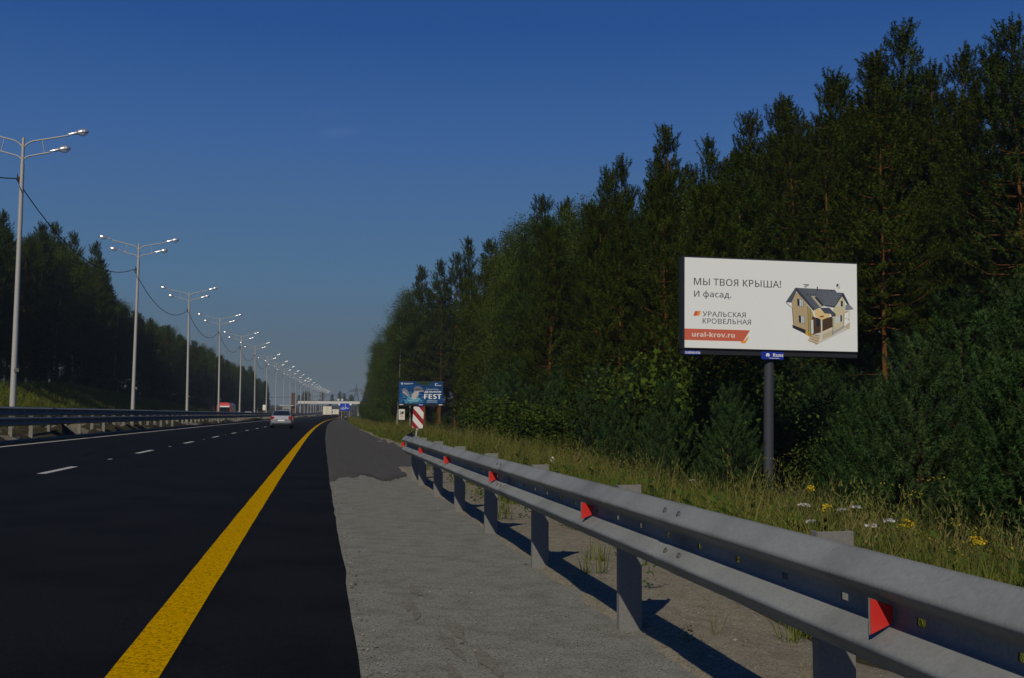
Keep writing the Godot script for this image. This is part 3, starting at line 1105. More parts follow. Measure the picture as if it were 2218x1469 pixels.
	# young pines in front of it
	for e in [[11.2, 8.0, 3.3], [12.6, 9.4, 4.4], [14.2, 8.4, 3.9], [15.0, 10.6, 5.4], [16.6, 9.1, 4.0], [18.2, 10.8, 5.2], [19.6, 9.2, 3.6], [21.0, 11.0, 4.2], [22.5, 12.4, 4.6], [13.4, 11.5, 5.8], [17.4, 12.6, 6.0], [20.2, 13.0, 5.2],
			[24.5, 10.6, 3.2], [26.5, 12.6, 3.6], [28.5, 11.2, 3.0], [31.0, 12.2, 3.6], [33.0, 10.4, 2.8], [36.5, 12.0, 4.0], [39.0, 10.8, 3.4], [42.0, 12.5, 4.4], [45.0, 11.2, 3.6], [48.0, 12.6, 4.6], [52.0, 11.4, 4.0], [56.0, 12.6, 5.0], [60.0, 11.6, 4.2], [64.0, 13.0, 5.2], [69.0, 11.8, 4.6], [75.0, 12.6, 5.4], [12.0, 12.6, 6.2], [15.8, 13.6, 6.4], [10.0, 9.8, 4.4], [10.6, 12.0, 5.6]]:
		plant(young[k % 4], "young_pine", edge_label(e[0], e[1], "young bushy pine"), "tree", "young pines at the edge of the wood", foot(e[0], e[1]), minf(e[2] * rng.randf_range(0.92, 1.08), near_limit(e[0], e[1])), "dark_bark", rng.randf_range(0.95, 1.2))
		k += 1
	# a second storey under the tall trees
	for t1 in [13.2, 16.5]:
		var su := 38.0
		while su < 200.0:
			var tu: float = t1 + ramp(su, [60, 110, 152, 165], [0.0, 2.0, 7.0, -3.5]) + rng.randf_range(-1.2, 1.2)
			var Hu := minf(rng.randf_range(3.0, 6.5), near_limit(su, tu))
			if rng.randf() < 0.45:
				plant(young[k % 4], "young_pine", wood_label(su, tu, Hu, "low dark pine"), "tree", "young pines at the edge of the wood", foot(su, tu), Hu, "dark_bark", 1.25)
			else:
				plant(bushes[k % 3], "bush", wood_label(su, tu, Hu, "tall leafy bush"), "bush", "bushes along the wood's edge", foot(su, tu), Hu * 0.8, "dark_bark", 1.0)
			k += 1
			su += rng.randf_range(3.0, 5.0)
	for e in [[41.0, 15.5, 4.2], [43.0, 18.0, 5.0], [42.0, 20.5, 4.6], [45.0, 16.5, 4.8], [46.5, 21.5, 5.2], [40.5, 17.4, 3.6], [48.0, 19.0, 5.4], [44.5, 23.5, 5.4], [50.0, 24.0, 5.8], [52.0, 20.5, 5.6]]:
		plant(young[k % 4], "young_pine", edge_label(e[0], e[1], "dense young pine"), "tree", "young pines at the edge of the wood", foot(e[0], e[1]), e[2], "dark_bark", 1.35)
		k += 1
	for e in [[158.0, 16.5, 9.0], [162.0, 19.5, 11.0], [160.0, 13.4, 8.0], [166.0, 23.0, 12.0], [156.0, 21.5, 10.0]]:
		plant(skirted[k % 3], "pine_tree", wood_label(e[0], e[1], e[2], "half-grown pine"), "tree", "pines in the wood behind the billboards", foot(e[0], e[1]), e[2], "orange_bark", 1.5)
		k += 1
	# bushes along the edge
	var sb := 41.0
	while sb < 240.0:
		var tb := ramp(sb, [22, 60, 110, 160, 240], [9.0, 8.4, 8.4, 6.9, 7.0]) + rng.randf_range(-0.7, 1.6)
		plant(bushes[k % 3], "bush", edge_label(sb, tb, "leafy green bush"), "bush", "bushes along the wood's edge", foot(sb, tb), minf(rng.randf_range(1.3, 3.2) * (1.0 if sb > 40.0 else 0.7), near_limit(sb, tb)), "dark_bark", rng.randf_range(1.0, 1.4))
		k += 1
		sb += rng.randf_range(2.6, 4.6) if sb < 110.0 else rng.randf_range(4.0, 7.0)
	# the wood beyond the far carriageway
	for e in [[8, 452], [78, 484], [125, 480], [161, 500], [198, 524], [222, 558]]:
		var d := ray(e[0], e[1])
		var m: float = -42.0 / d.x
		var s := -d.z * m
		var t := d.x * m - xc(s)
		plant(spires[k % 3], "pine_tree", far_label(s, "tall pointed dark pine"), "tree", "pines beyond the far carriageway", foot(s, t), 1.2 + d.y * m - land(s, t), "orange_bark")
		k += 1
	row = 0
	for t0 in [-38.6, -43.0, -48.5, -56.0]:
		var s := 84.0 + row * 12.0
		while s < [560.0, 480.0, 400.0, 260.0][row]:
			var t: float = t0 + rng.randf_range(-1.3, 1.3)
			var q := pixel(foot(s, t) + Vector3(0, 6, 0))
			if q.x > -160.0:
				var H := fits(s, t, rng.randf_range(17.0, 23.0) + (4.0 if s > 150.0 else 0.0), left_x, left_y, rng.randf_range(0.0, 22.0))
				if H > 5.0:
					if s > 160.0 and rng.randf() < 0.35:
						plant(birches[k % 4], "birch_tree", far_label(s, "dark leafy birch"), "tree", "birches beyond the far carriageway", foot(s, t), H, "birch_bark")
					else:
						plant((skirted if row == 0 else spires)[k % 3], "pine_tree", far_label(s, "dark pine"), "tree", "pines beyond the far carriageway", foot(s, t), H, "orange_bark")
					k += 1
			s += (rng.randf_range(3.4, 5.0) if s < 170.0 else rng.randf_range(5.5, 8.5)) * (1.0 + 0.1 * row)
		row += 1
	var sl := 95.0
	while sl < 330.0:
		plant(bushes[k % 3], "bush", "dark bush under the pines on the far bank", "bush", "bushes on the far bank", foot(sl, -37.5 + rng.randf_range(-1.0, 1.0)), rng.randf_range(1.4, 3.4), "dark_bark", 1.3)
		k += 1
		sl += rng.randf_range(3.5, 6.5)
	# trees past the overpass
	for i in 34:
		var s := rng.randf_range(640.0, 900.0)
		var t := rng.randf_range(-30.0, 60.0)
		if t > -24.0 and t < 14.0 and s < 820.0: continue
		plant(birches[k % 4] if i % 2 else pines[k % 3], "distant_tree", "hazy distant tree standing past the overpass", "tree", "trees past the overpass", foot(s, t), rng.randf_range(9.0, 15.0), "dark_bark")
		k += 1

# ------------------------------------------------------------------ grass and weeds
func blade_clump(count: int, h: float, w: float, spread: float, cols: Array, heads := false) -> Mesh:
	var mb := MB.new()
	mb.colored = true
	for i in count:
		var a := rng.randf() * TAU
		var o := Vector3(cos(a), 0, sin(a)) * spread * sqrt(rng.randf())
		var hh := h * rng.randf_range(0.5, 1.1)
		var lean := Vector3(rng.randfn(), 0, rng.randfn()) * hh * 0.22
		var side := Vector3(-sin(a * 3.1), 0, cos(a * 3.1)) * w * 0.5
		var p1 := o + lean * 0.35 + Vector3.UP * hh * 0.55
		var p2 := o + lean + Vector3.UP * hh
		mb.col = cols[rng.randi() % cols.size()]
		mb.quad(o - side, p1 - side * 0.8, p1 + side * 0.8, o + side)
		mb.tri(p1 - side * 0.8, p2, p1 + side * 0.8)
		if heads and i % 2 == 0:
			for j in 5:
				var p := p2 + Vector3(rng.randfn() * 0.012, -0.03 * j, rng.randfn() * 0.012)
				var q := Vector3(rng.randfn(), 1.2, rng.randfn()).normalized() * 0.045
				mb.tri(p, p + q, p + side * 3.0)
	return mb.mesh()

func broad_clump() -> Mesh:
	var mb := MB.new()
	mb.colored = true
	for i in 26:
		mb.col = [Color(0.05, 0.085, 0.018), Color(0.065, 0.1, 0.02), Color(0.04, 0.07, 0.018)][i % 3]
		var p := Vector3(rng.randfn() * 0.1, rng.randf() * 0.5, rng.randfn() * 0.1)
		var d := spread_dir(0.1)
		var w := d.cross(spread_dir(0.0)).normalized()
		var l := rng.randf_range(0.05, 0.12)
		mb.tri(p, p + d * l * 0.5 + w * l * 0.22, p + d * l)
		mb.tri(p, p + d * l, p + d * l * 0.5 - w * l * 0.22)
	return mb.mesh()

func scatter(called: String, label: String, category: String, m: Mesh, spots: Array, material: Material = null) -> void:
	var mm := MultiMesh.new()
	mm.transform_format = MultiMesh.TRANSFORM_3D
	mm.use_colors = true
	mm.mesh = m
	mm.instance_count = spots.size()
	for i in spots.size():
		mm.set_instance_transform(i, spots[i][0])
		mm.set_instance_color(i, spots[i][1])
	var o := MultiMeshInstance3D.new()
	o.name = numbered(called)
	o.multimesh = mm
	o.material_override = material if material else M.leaf
	add_child(o)
	tag(o, label, category, "", "stuff")

func verge_plants() -> void:
	rng.seed = 21
	var green := [Color(0.085, 0.115, 0.02), Color(0.11, 0.13, 0.022), Color(0.065, 0.1, 0.018), Color(0.14, 0.145, 0.035)]
	var straw := [Color(0.19, 0.165, 0.055), Color(0.14, 0.135, 0.04), Color(0.11, 0.125, 0.03), Color(0.17, 0.14, 0.055)]
	var g := blade_clump(26, 0.5, 0.011, 0.16, green)
	var d := blade_clump(12, 0.72, 0.007, 0.14, straw, true)
	var w := broad_clump()
	var sg := []
	var sd := []
	var sw := []
	for i in 40000:
		var s := rng.randf_range(0.5, 60.0)
		var t := rng.randf_range(2.1, 11.5)
		if s > 25.0: t = rng.randf_range(3.2, 11.5)
		var edge := 3.0 + soft.get_noise_2d(s * 5.0, 3.0) * 0.8
		if s < 25.0 and t < edge and rng.randf() > 0.02: continue
		if s < 7.0 and rng.randf() < 0.35: continue
		var sc := rng.randf_range(0.6, 1.25) * (1.0 if t > edge + 0.4 else 0.55) * (1.0 if t < 7.5 or s > 40.0 else 0.65)
		var b := Basis(Vector3.UP, rng.randf() * TAU).scaled(Vector3(sc * 1.1, sc * (1.2 if t > edge + 0.7 else 1.0), sc * 1.1))
		var x := Transform3D(b, foot(s, t))
		var dry := soft.get_noise_2d(s * 2.5, t * 2.5 + 80.0)
		var r := rng.randf()
		var tint := Color(1, 1, 1) * rng.randf_range(0.75, 1.2)
		if r < 0.14 + dry * 0.3: sd.append([x, tint])
		elif r < 0.8: sg.append([x, tint])
		else: sw.append([x, tint])
	for i in 9000:
		var s := 60.0 + 220.0 * pow(rng.randf(), 1.4)
		var t := rng.randf_range(3.3, 10.5)
		var sc := rng.randf_range(0.9, 1.7)
		(sg if rng.randf() < 0.8 else sd).append([Transform3D(Basis(Vector3.UP, rng.randf() * TAU).scaled(Vector3(sc * 1.6, sc * 0.7, sc * 1.6)), foot(s, t)), Color(1, 1, 1) * rng.randf_range(0.8, 1.2)])
	# low scruff on the sand by the rail posts
	for i in 120:
		var s := rng.randf_range(1.0, 24.0)
		var t := rng.randf_range(1.95, 2.8)
		if soft.get_noise_2d(s * 7.0, t * 9.0 + 300.0) < 0.12: continue
		var sc := rng.randf_range(0.15, 0.4)
		(sw if i % 3 else sd).append([Transform3D(Basis(Vector3.UP, rng.randf() * TAU).scaled(Vector3.ONE * sc), foot(s, t)), Color(1, 1, 1) * rng.randf_range(0.8, 1.3)])
	# loose stones along the broken edge of the asphalt and on the sand
	var stone := MB.new()
	var up := [Vector3(0, 0.5, 0), Vector3(0, -0.3, 0)]
	for i in 6:
		var a := TAU * i / 6
		var b := TAU * (i + 1) / 6
		var pa := Vector3(cos(a), 0.1 * sin(a * 2.0), sin(a) * 0.8)
		var pb := Vector3(cos(b), 0.1 * sin(b * 2.0), sin(b) * 0.8)
		stone.tri(up[0], pb, pa)
		stone.tri(up[1], pa, pb)
	var stones := []
	for i in 2600:
		var s := 3.5 + 20.0 * pow(rng.randf(), 1.6)
		var t := rng.randf_range(0.2, 2.9)
		if i % 3 == 0: t = 0.24 + absf(rng.randfn()) * 0.06
		elif i % 3 == 1: t = 1.9 + absf(rng.randfn()) * 0.4
		var sc := rng.randf_range(0.003, 0.009) * (2.0 if rng.randf() < 0.06 else 1.0)
		stones.append([Transform3D(Basis(Vector3.UP, rng.randf() * TAU).scaled(Vector3.ONE * sc), at(s, t, land(s, t) + (0.022 if t > 1.85 else -0.002))), [Color(0.16, 0.155, 0.14), Color(0.24, 0.23, 0.2), Color(0.09, 0.09, 0.085), Color(0.3, 0.29, 0.26)][rng.randi() % 4]])
	scatter("loose_gravel", "loose small stones strewn over the gravel shoulder", "gravel", stone.mesh(), stones, M.flower)
	scatter("verge_grass", "tall green grass on the verge behind the guardrail", "grass", g, sg)
	scatter("dry_grass", "straw-coloured seeding grass on the verge", "grass", d, sd)
	scatter("verge_weeds", "low broad-leaved weeds on the verge", "weeds", w, sw)
	# the far bank and its foot
	var bank := []
	for i in 11000:
		var s := 55.0 + 360.0 * pow(rng.randf(), 1.3)
		var t := rng.randf_range(-34.0, -24.3)
		var sc := rng.randf_range(1.0, 2.2)
		bank.append([Transform3D(Basis(Vector3.UP, rng.randf() * TAU).scaled(Vector3(sc * 1.7, sc * 0.8, sc * 1.7)), foot(s, t)), Color(1.1, 1.1, 0.7) * rng.randf_range(0.8, 1.2)])
	scatter("bank_grass", "yellow-green grass on the bank beyond the far carriageway", "grass", g, bank)
	# a few weeds between the barriers
	var mid := []
	for i in 90:
		var s := rng.randf_range(34.0, 90.0)
		var t := rng.randf_range(-12.4, -10.5)
		mid.append([Transform3D(Basis(Vector3.UP, rng.randf() * TAU).scaled(Vector3.ONE * rng.randf_range(0.3, 0.7)), foot(s, t)), Color(0.8, 0.8, 0.8)])
	scatter("median_weeds", "small green weeds on the sandy median", "weeds", w, mid)

func wildflowers() -> void:
	rng.seed = 33
	# pixel of the flower head, how far behind the rail line it grows, and its kind
	for e in [[1757, 1057, 4.6, "y"], [1968, 1132, 3.9, "y"], [2118, 1170, 4.0, "y"], [1240, 1030, 4.4, "y"], [1790, 1098, 4.2, "y"],
			[1742, 1097, 4.0, "w"], [1825, 1108, 4.0, "w"], [1855, 1102, 4.2, "w"], [1757, 1133, 3.6, "w"], [1890, 1143, 3.6, "w"], [1928, 1132, 3.8, "w"], [1500, 1042, 5.4, "w"],
			[1150, 925, 8.6, "g"], [1185, 940, 8.2, "g"], [1110, 945, 8.4, "g"], [1210, 955, 7.4, "g"], [1165, 960, 7.6, "g"], [1095, 965, 7.4, "g"], [1310, 950, 7.8, "g"], [1130, 985, 6.2, "g"], [1690, 990, 6.4, "g"], [1965, 1050, 5.0, "g"], [2090, 1130, 4.4, "g"]]:
		var d := ray(e[0], e[1])
		var m: float = e[2] / d.x
		var tip := EYE + d * m
		var s := -tip.z
		var base := foot(s, tip.x - xc(s))
		var h := clampf(tip.y - base.y, 0.3, 1.6)
		var names: Array = {"y": ["yellow_wildflower", "wild plant with a dense bright yellow flower head behind the guardrail", "yellow wildflowers behind the guardrail"], "w": ["white_wildflower", "thin-stemmed wild plant with flat white flower clusters behind the guardrail", "white wildflowers behind the guardrail"], "g": ["goldenrod", "tall weed with arching yellow-green sprays at the verge", "yellow-green sprays on the verge"]}[e[3]]
		var o := thing(names[0], names[1], "flower", base, names[2])
		var st := MB.new()
		var sway := Vector3(rng.randfn() * 0.05, 0, rng.randfn() * 0.05)
		st.tube([Vector3(0, -0.05, 0), Vector3(0, h * 0.5, 0) + sway, Vector3(0, h, 0)], [0.005, 0.004, 0.0025], 5, false)
		st.colored = true
		part("stem", st.mesh(), M.stem, o)
		var fl := MB.new()
		fl.colored = true
		if e[3] == "w":
			for j in 46:
				var a := rng.randf() * TAU
				var p := Vector3(cos(a), 0, sin(a)) * 0.045 * sqrt(rng.randf())
				p.y = h + 0.012 - p.length() * 0.12 + rng.randf() * 0.01
				fl.col = Color(0.4, 0.41, 0.38) * rng.randf_range(0.7, 1.1)
				var q := spread_dir(0.6)
				var x := q.cross(Vector3.RIGHT).normalized() * 0.008
				fl.quad(p - x - q.cross(x), p + x - q.cross(x), p + x + q.cross(x), p - x + q.cross(x))
		else:
			var dense: bool = e[3] == "y"
			for j in (90 if dense else 190):
				var p: Vector3
				if dense:
					p = Vector3(rng.randfn() * 0.02, h + rng.randf_range(-0.03, 0.02), rng.randfn() * 0.02)
				else:
					var arm := j % 9
					var u := rng.randf()
					var a := arm * 2.4
					p = Vector3(cos(a) * u * 0.3, h * (0.6 + 0.05 * arm) + u * 0.13 - u * u * 0.07, sin(a) * u * 0.3)
					p += Vector3(rng.randfn(), rng.randfn(), rng.randfn()) * 0.012
				fl.col = Color(0.5, 0.36, 0.02) * rng.randf_range(0.7, 1.15) if dense else [Color(0.3, 0.24, 0.02), Color(0.16, 0.17, 0.025), Color(0.09, 0.12, 0.02)][rng.randi() % 3]
				var q := spread_dir(0.3) * 0.01
				var x := q.cross(spread_dir(0.0)).normalized() * 0.007
				fl.quad(p - q, p + x, p + q, p - x)
		part("flower_head", fl.mesh(), M.flower, o).set_meta("kind", "stuff")
	# a scrap of white plastic caught in the grass
	var dd := ray(1197, 996)
	var mm: float = 4.4 / dd.x
	var at_bag := EYE + dd * mm
	var bag := MB.new()
	var rings := []
	for i in 6:
		var r := []
		for j in 7:
			var a := TAU * j / 7
			var w: float = [0.012, 0.028, 0.038, 0.034, 0.022, 0.006][i] * rng.randf_range(0.6, 1.3)
			r.append(Vector3(cos(a) * w, 0.055 - 0.026 * i, sin(a) * w))
		rings.append(r)
	bag.loft(rings)
	var stick := MB.new()
	var bs := -at_bag.z
	var low := foot(bs, at_bag.x - xc(bs))
	stick.tube([low - at_bag, Vector3(0, 0.04, 0)], [0.006, 0.004], 5)
	var bo := thing("plastic_scrap", "scrap of white plastic caught on a stalk behind the guardrail", "litter", at_bag)
	part("plastic", bag.mesh(), M.white_print, bo)
	part("stalk", stick.mesh(), M.dark_bark, bo)

# ------------------------------------------------------------------ street lamps
func lamp_head(dir: float) -> Dictionary:
	# a cobra head lying along dir: housing above, bowl below
	var up := MB.new()
	var bowl := MB.new()
	var ss := [0.0, 0.06, 0.22, 0.34, 0.44, 0.56, 0.68, 0.76, 0.79]
	var ww := [0.035, 0.055, 0.075, 0.1, 0.135, 0.15, 0.135, 0.08, 0.01]
	var hh := [0.04, 0.06, 0.075, 0.1, 0.14, 0.16, 0.14, 0.085, 0.005]
	var rows := []
	var low := []
	for i in ss.size():
		var r := []
		for k in 9:
			var a := PI * k / 8.0
			r.append(Vector3(dir * ss[i], sin(a) * hh[i], cos(a) * ww[i]))
		r.append(Vector3(dir * ss[i], -0.012, -ww[i])); r.append(Vector3(dir * ss[i], -0.012, ww[i]))
		rows.append(r)
	for i in rows.size() - 1:
		for k in 11:
			var j := (k + 1) % 11
			var c := Vector3(0, 0.0, 0)
			var na: Vector3 = rows[i][k] * Vector3(0, 1, 1); var nb: Vector3 = rows[i][j] * Vector3(0, 1, 1)
			var nc: Vector3 = rows[i + 1][j] * Vector3(0, 1, 1); var nd: Vector3 = rows[i + 1][k] * Vector3(0, 1, 1)
			var tilt := Vector3(dir * (hh[i] - hh[i + 1]) / (ss[i + 1] - ss[i]), 0, 0)
			if k < 8:
				up.quad_n(rows[i][k], rows[i][j], rows[i + 1][j], rows[i + 1][k], (na.normalized() + tilt).normalized(), (nb.normalized() + tilt).normalized(), (nc.normalized() + tilt).normalized(), (nd.normalized() + tilt).normalized())
			else:
				up.quad(rows[i][k] + c, rows[i][j], rows[i + 1][j], rows[i + 1][k])
	var bs := [0.36, 0.42, 0.52, 0.62, 0.71, 0.75]
	var bh := [0.005, 0.075, 0.13, 0.13, 0.08, 0.005]
	for i in bs.size():
		var r := []
		for k in 9:
			var a := PI * k / 8.0
			r.append(Vector3(dir * bs[i], -0.014 - sin(a) * bh[i], cos(a) * (0.125 if i in [1, 2, 3] else 0.07)))
		low.append(r)
	bowl.loft(low, false)
	return {"housing": up.mesh(), "bowl": bowl.mesh()}

func lamps() -> void:
	var t := -11.4
	var heads := {1.0: lamp_head(1.0), -1.0: lamp_head(-1.0)}
	var H := 11.25
	var pole := MB.new()
	pole.tube([Vector3(0, -0.2, 0), Vector3(0, 3.0, 0), Vector3(0, H - 1.0, 0), Vector3(0, H - 0.98, 0), Vector3(0, H, 0)], [0.125, 0.108, 0.075, 0.062, 0.055], 12)
	var proto: Node3D = null
	for k in 23:
		var s := 43.3 + 25.7 * k
		if proto == null:
			proto = thing("street_lamp", "x", "street lamp", foot(s, t), "street lamps along the median")
			part("pole", pole.mesh(), M.pole, proto)
			var cap := MB.new()
			cap.tube([Vector3(0, H, 0), Vector3(0, H + 0.05, 0)], [0.058, 0.02], 10)
			part("pole_cap", cap.mesh(), M.pole, proto)
			for side in [1.0, -1.0]:
				for lv in [[H - 0.32, H + 0.22, 1.62, 0.03], [H - 0.82, H - 0.47, 0.98, 0.028]]:
					var arm := MB.new()
					var pts := []
					var rad := []
					for i in 9:
						var u := i / 8.0
						var rise: float = ramp(u, [0.0, 0.06, 0.14, 0.25, 1.0], [0.0, 0.2, 0.36, 0.47, 1.0])
						u = [0.0, 0.05, 0.1, 0.16, 0.24, 0.34, 0.5, 0.75, 1.0][i]
						rise = ramp(u, [0.0, 0.05, 0.1, 0.16, 0.24, 0.34, 1.0], [0.0, 0.18, 0.31, 0.41, 0.49, 0.55, 1.0])
						pts.append(Vector3(side * (0.03 + u * lv[2]), lerpf(lv[0], lv[1], rise), 0))
						rad.append(lv[3])
					arm.tube(pts, rad, 7)
					part("arm", arm.mesh(), M.pole, proto)
					var hd := part("lamp_head", heads[side].housing, M.lamp_metal, proto, pts[-1] + Vector3(side * -0.06, 0.02, 0))
					hd.rotation.z = side * 0.2
					part("lamp_bowl", heads[side].bowl, M.lamp_bowl, hd)
				var strut := MB.new()
				strut.tube([Vector3(side * 0.68, H - 0.0, 0), Vector3(side * 0.78, H - 0.53, 0)], [0.016, 0.016], 6)
				part("strut", strut.mesh(), M.pole, proto)
			var clamp_ := MB.new()
			clamp_.cbox(Vector3(-0.13, 9.7, 0), Vector3(0.1, 0.16, 0.06), 0.01)
			clamp_.cbox(Vector3(-0.16, 9.82, 0), Vector3(0.03, 0.14, 0.03), 0.006)
			clamp_.cbox(Vector3(-0.1, 9.56, 0), Vector3(0.03, 0.16, 0.03), 0.006)
			part("cable_clamp", clamp_.mesh(), M.cable, proto)
			var plate := MB.new()
			plate.cbox(Vector3(0.11, 2.4, 0.11), Vector3(0.17, 0.13, 0.012), 0.003, Basis(Vector3.UP, 0.3))
			part("number_plate", plate.mesh(), M.concrete, proto)
		var o: Node3D = proto if k == 0 else copy_of(proto)
		o.position = foot(s, t)
		o.rotation.y = [0.0, 0.02, -0.015, 0.01, -0.02][k % 5]
		o.rotation.z = [-0.004, -0.009, 0.005, 0.006, -0.006, 0.009, -0.002][k % 7]
		tag(o, "tall galvanised lamp post with four silver lamp heads standing in the median", "street lamp", "street lamps along the median")
	# the cable hung from post to post
	for k in range(-1, 13):
		var s0 := 43.3 + 25.7 * k
		var a := foot(s0, t) + Vector3(-0.16, 9.7, 0)
		var b := foot(s0 + 25.7, t) + Vector3(-0.16, 9.7, 0)
		var cb := MB.new()
		var pts := []
		var rad := []
		for i in 17:
			var u := i / 16.0
			pts.append(a.lerp(b, u) - Vector3(0, 4.0 * 1.35 * u * (1.0 - u), 0))
			rad.append(0.022)
		cb.tube(pts, rad, 5, false)
		tag(part("overhead_cable", cb.mesh(), M.cable, self), "black cable sagging between two neighbouring lamp posts", "cable", "cable spans between the lamp posts")

# ------------------------------------------------------------------ print on boards
func fill_poly(im: Image, pts: Array, col: Color) -> void:
	# scan-line fill of a polygon given in 0..1
	var W := im.get_width()
	var Hh := im.get_height()
	var y0 := Hh
	var y1 := 0
	for p in pts:
		y0 = mini(y0, int(p.y * Hh)); y1 = maxi(y1, int(ceil(p.y * Hh)))
	for y in range(maxi(y0, 0), mini(y1, Hh)):
		var yy := (y + 0.5) / Hh
		var xs := []
		for i in pts.size():
			var a: Vector2 = pts[i]
			var b: Vector2 = pts[(i + 1) % pts.size()]
			if (a.y <= yy) != (b.y <= yy):
				xs.append((a.x + (yy - a.y) / (b.y - a.y) * (b.x - a.x)) * W)
		xs.sort()
		for i in range(0, xs.size() - 1, 2):
			var x0 := int(round(xs[i]))
			var x1 := int(round(xs[i + 1]))
			if x1 > x0: im.fill_rect(Rect2i(x0, y, x1 - x0, 1), col)

func ellipse(cx: float, cy: float, rx: float, ry: float, rot := 0.0, from := 0.0, to := TAU) -> Array:
	var a := []
	for i in 28:
		var q := from + (to - from) * i / 27.0
		a.append(Vector2(cx, cy) + Vector2(cos(q) * rx, sin(q) * ry).rotated(rot))
	return a

func stroke(im: Image, a: Vector2, b: Vector2, w: float, col: Color, aspect := 2.0) -> void:
	var d := (b - a) * Vector2(aspect, 1)
	var n := Vector2(-d.y, d.x).normalized() * w * 0.5
	n.x /= aspect
	fill_poly(im, [a + n, b + n, b - n, a - n], col)

func hz(x: float, y: float) -> Vector2:
	# from the enlarged house of the photograph to the sheet's 0..1
	var px := (1690.0 + x / 7.73 - 1440.0) * 4.822
	var py := (590.0 + y / 7.73 - 530.0) * 4.822
	var top := 135.0 + (px - 208.0) * 0.0352
	var low := 1082.0 + (px - 196.0) * 0.0195
	return Vector2((px - 203.0) / 1845.0, (py - top) / (low - top))

func hp(a: Array) -> Array:
	var r := []
	for i in range(0, a.size(), 2):
		r.append(hz(a[i], a[i + 1]))
	return r

func printed(im: Image) -> StandardMaterial3D:
	im.generate_mipmaps()
	var m := mat(Color.WHITE, 0.55, 0.0, 0.35)
	m.albedo_texture = ImageTexture.create_from_image(im)
	m.texture_repeat = false
	return m

func sheet(w: float, h: float) -> Mesh:
	var mb := MB.new()
	mb.quad_uv(Vector3(-w / 2, h / 2, 0), Vector3(w / 2, h / 2, 0), Vector3(w / 2, -h / 2, 0), Vector3(-w / 2, -h / 2, 0))
	return mb.mesh()

func lettering(text: String, bold: bool, u0: float, u1: float, v0: float, v1: float, w: float, h: float, material: Material, parent: Node3D, z: float, called := "lettering") -> void:
	# letters fitted into a rectangle of the sheet, given in 0..1 from its upper corner
	var f := SystemFont.new()
	f.font_names = PackedStringArray(["Droid Sans"])
	f.font_weight = 700 if bold else 400
	var tm := TextMesh.new()
	tm.text = text
	tm.font = f
	tm.font_size = 48
	tm.pixel_size = 0.01
	tm.depth = 0.01
	tm.curve_step = 2.0
	var box := tm.get_aabb()
	var o := part(called, tm, material, parent)
	var sx := (u1 - u0) * w / maxf(box.size.x, 0.001)
	var sy := (v1 - v0) * h / maxf(box.size.y, 0.001)
	o.scale = Vector3(sx, sy, 0.3)
	o.position = Vector3((u0 - 0.5) * w - box.position.x * sx, (0.5 - v1) * h - box.position.y * sy, z)

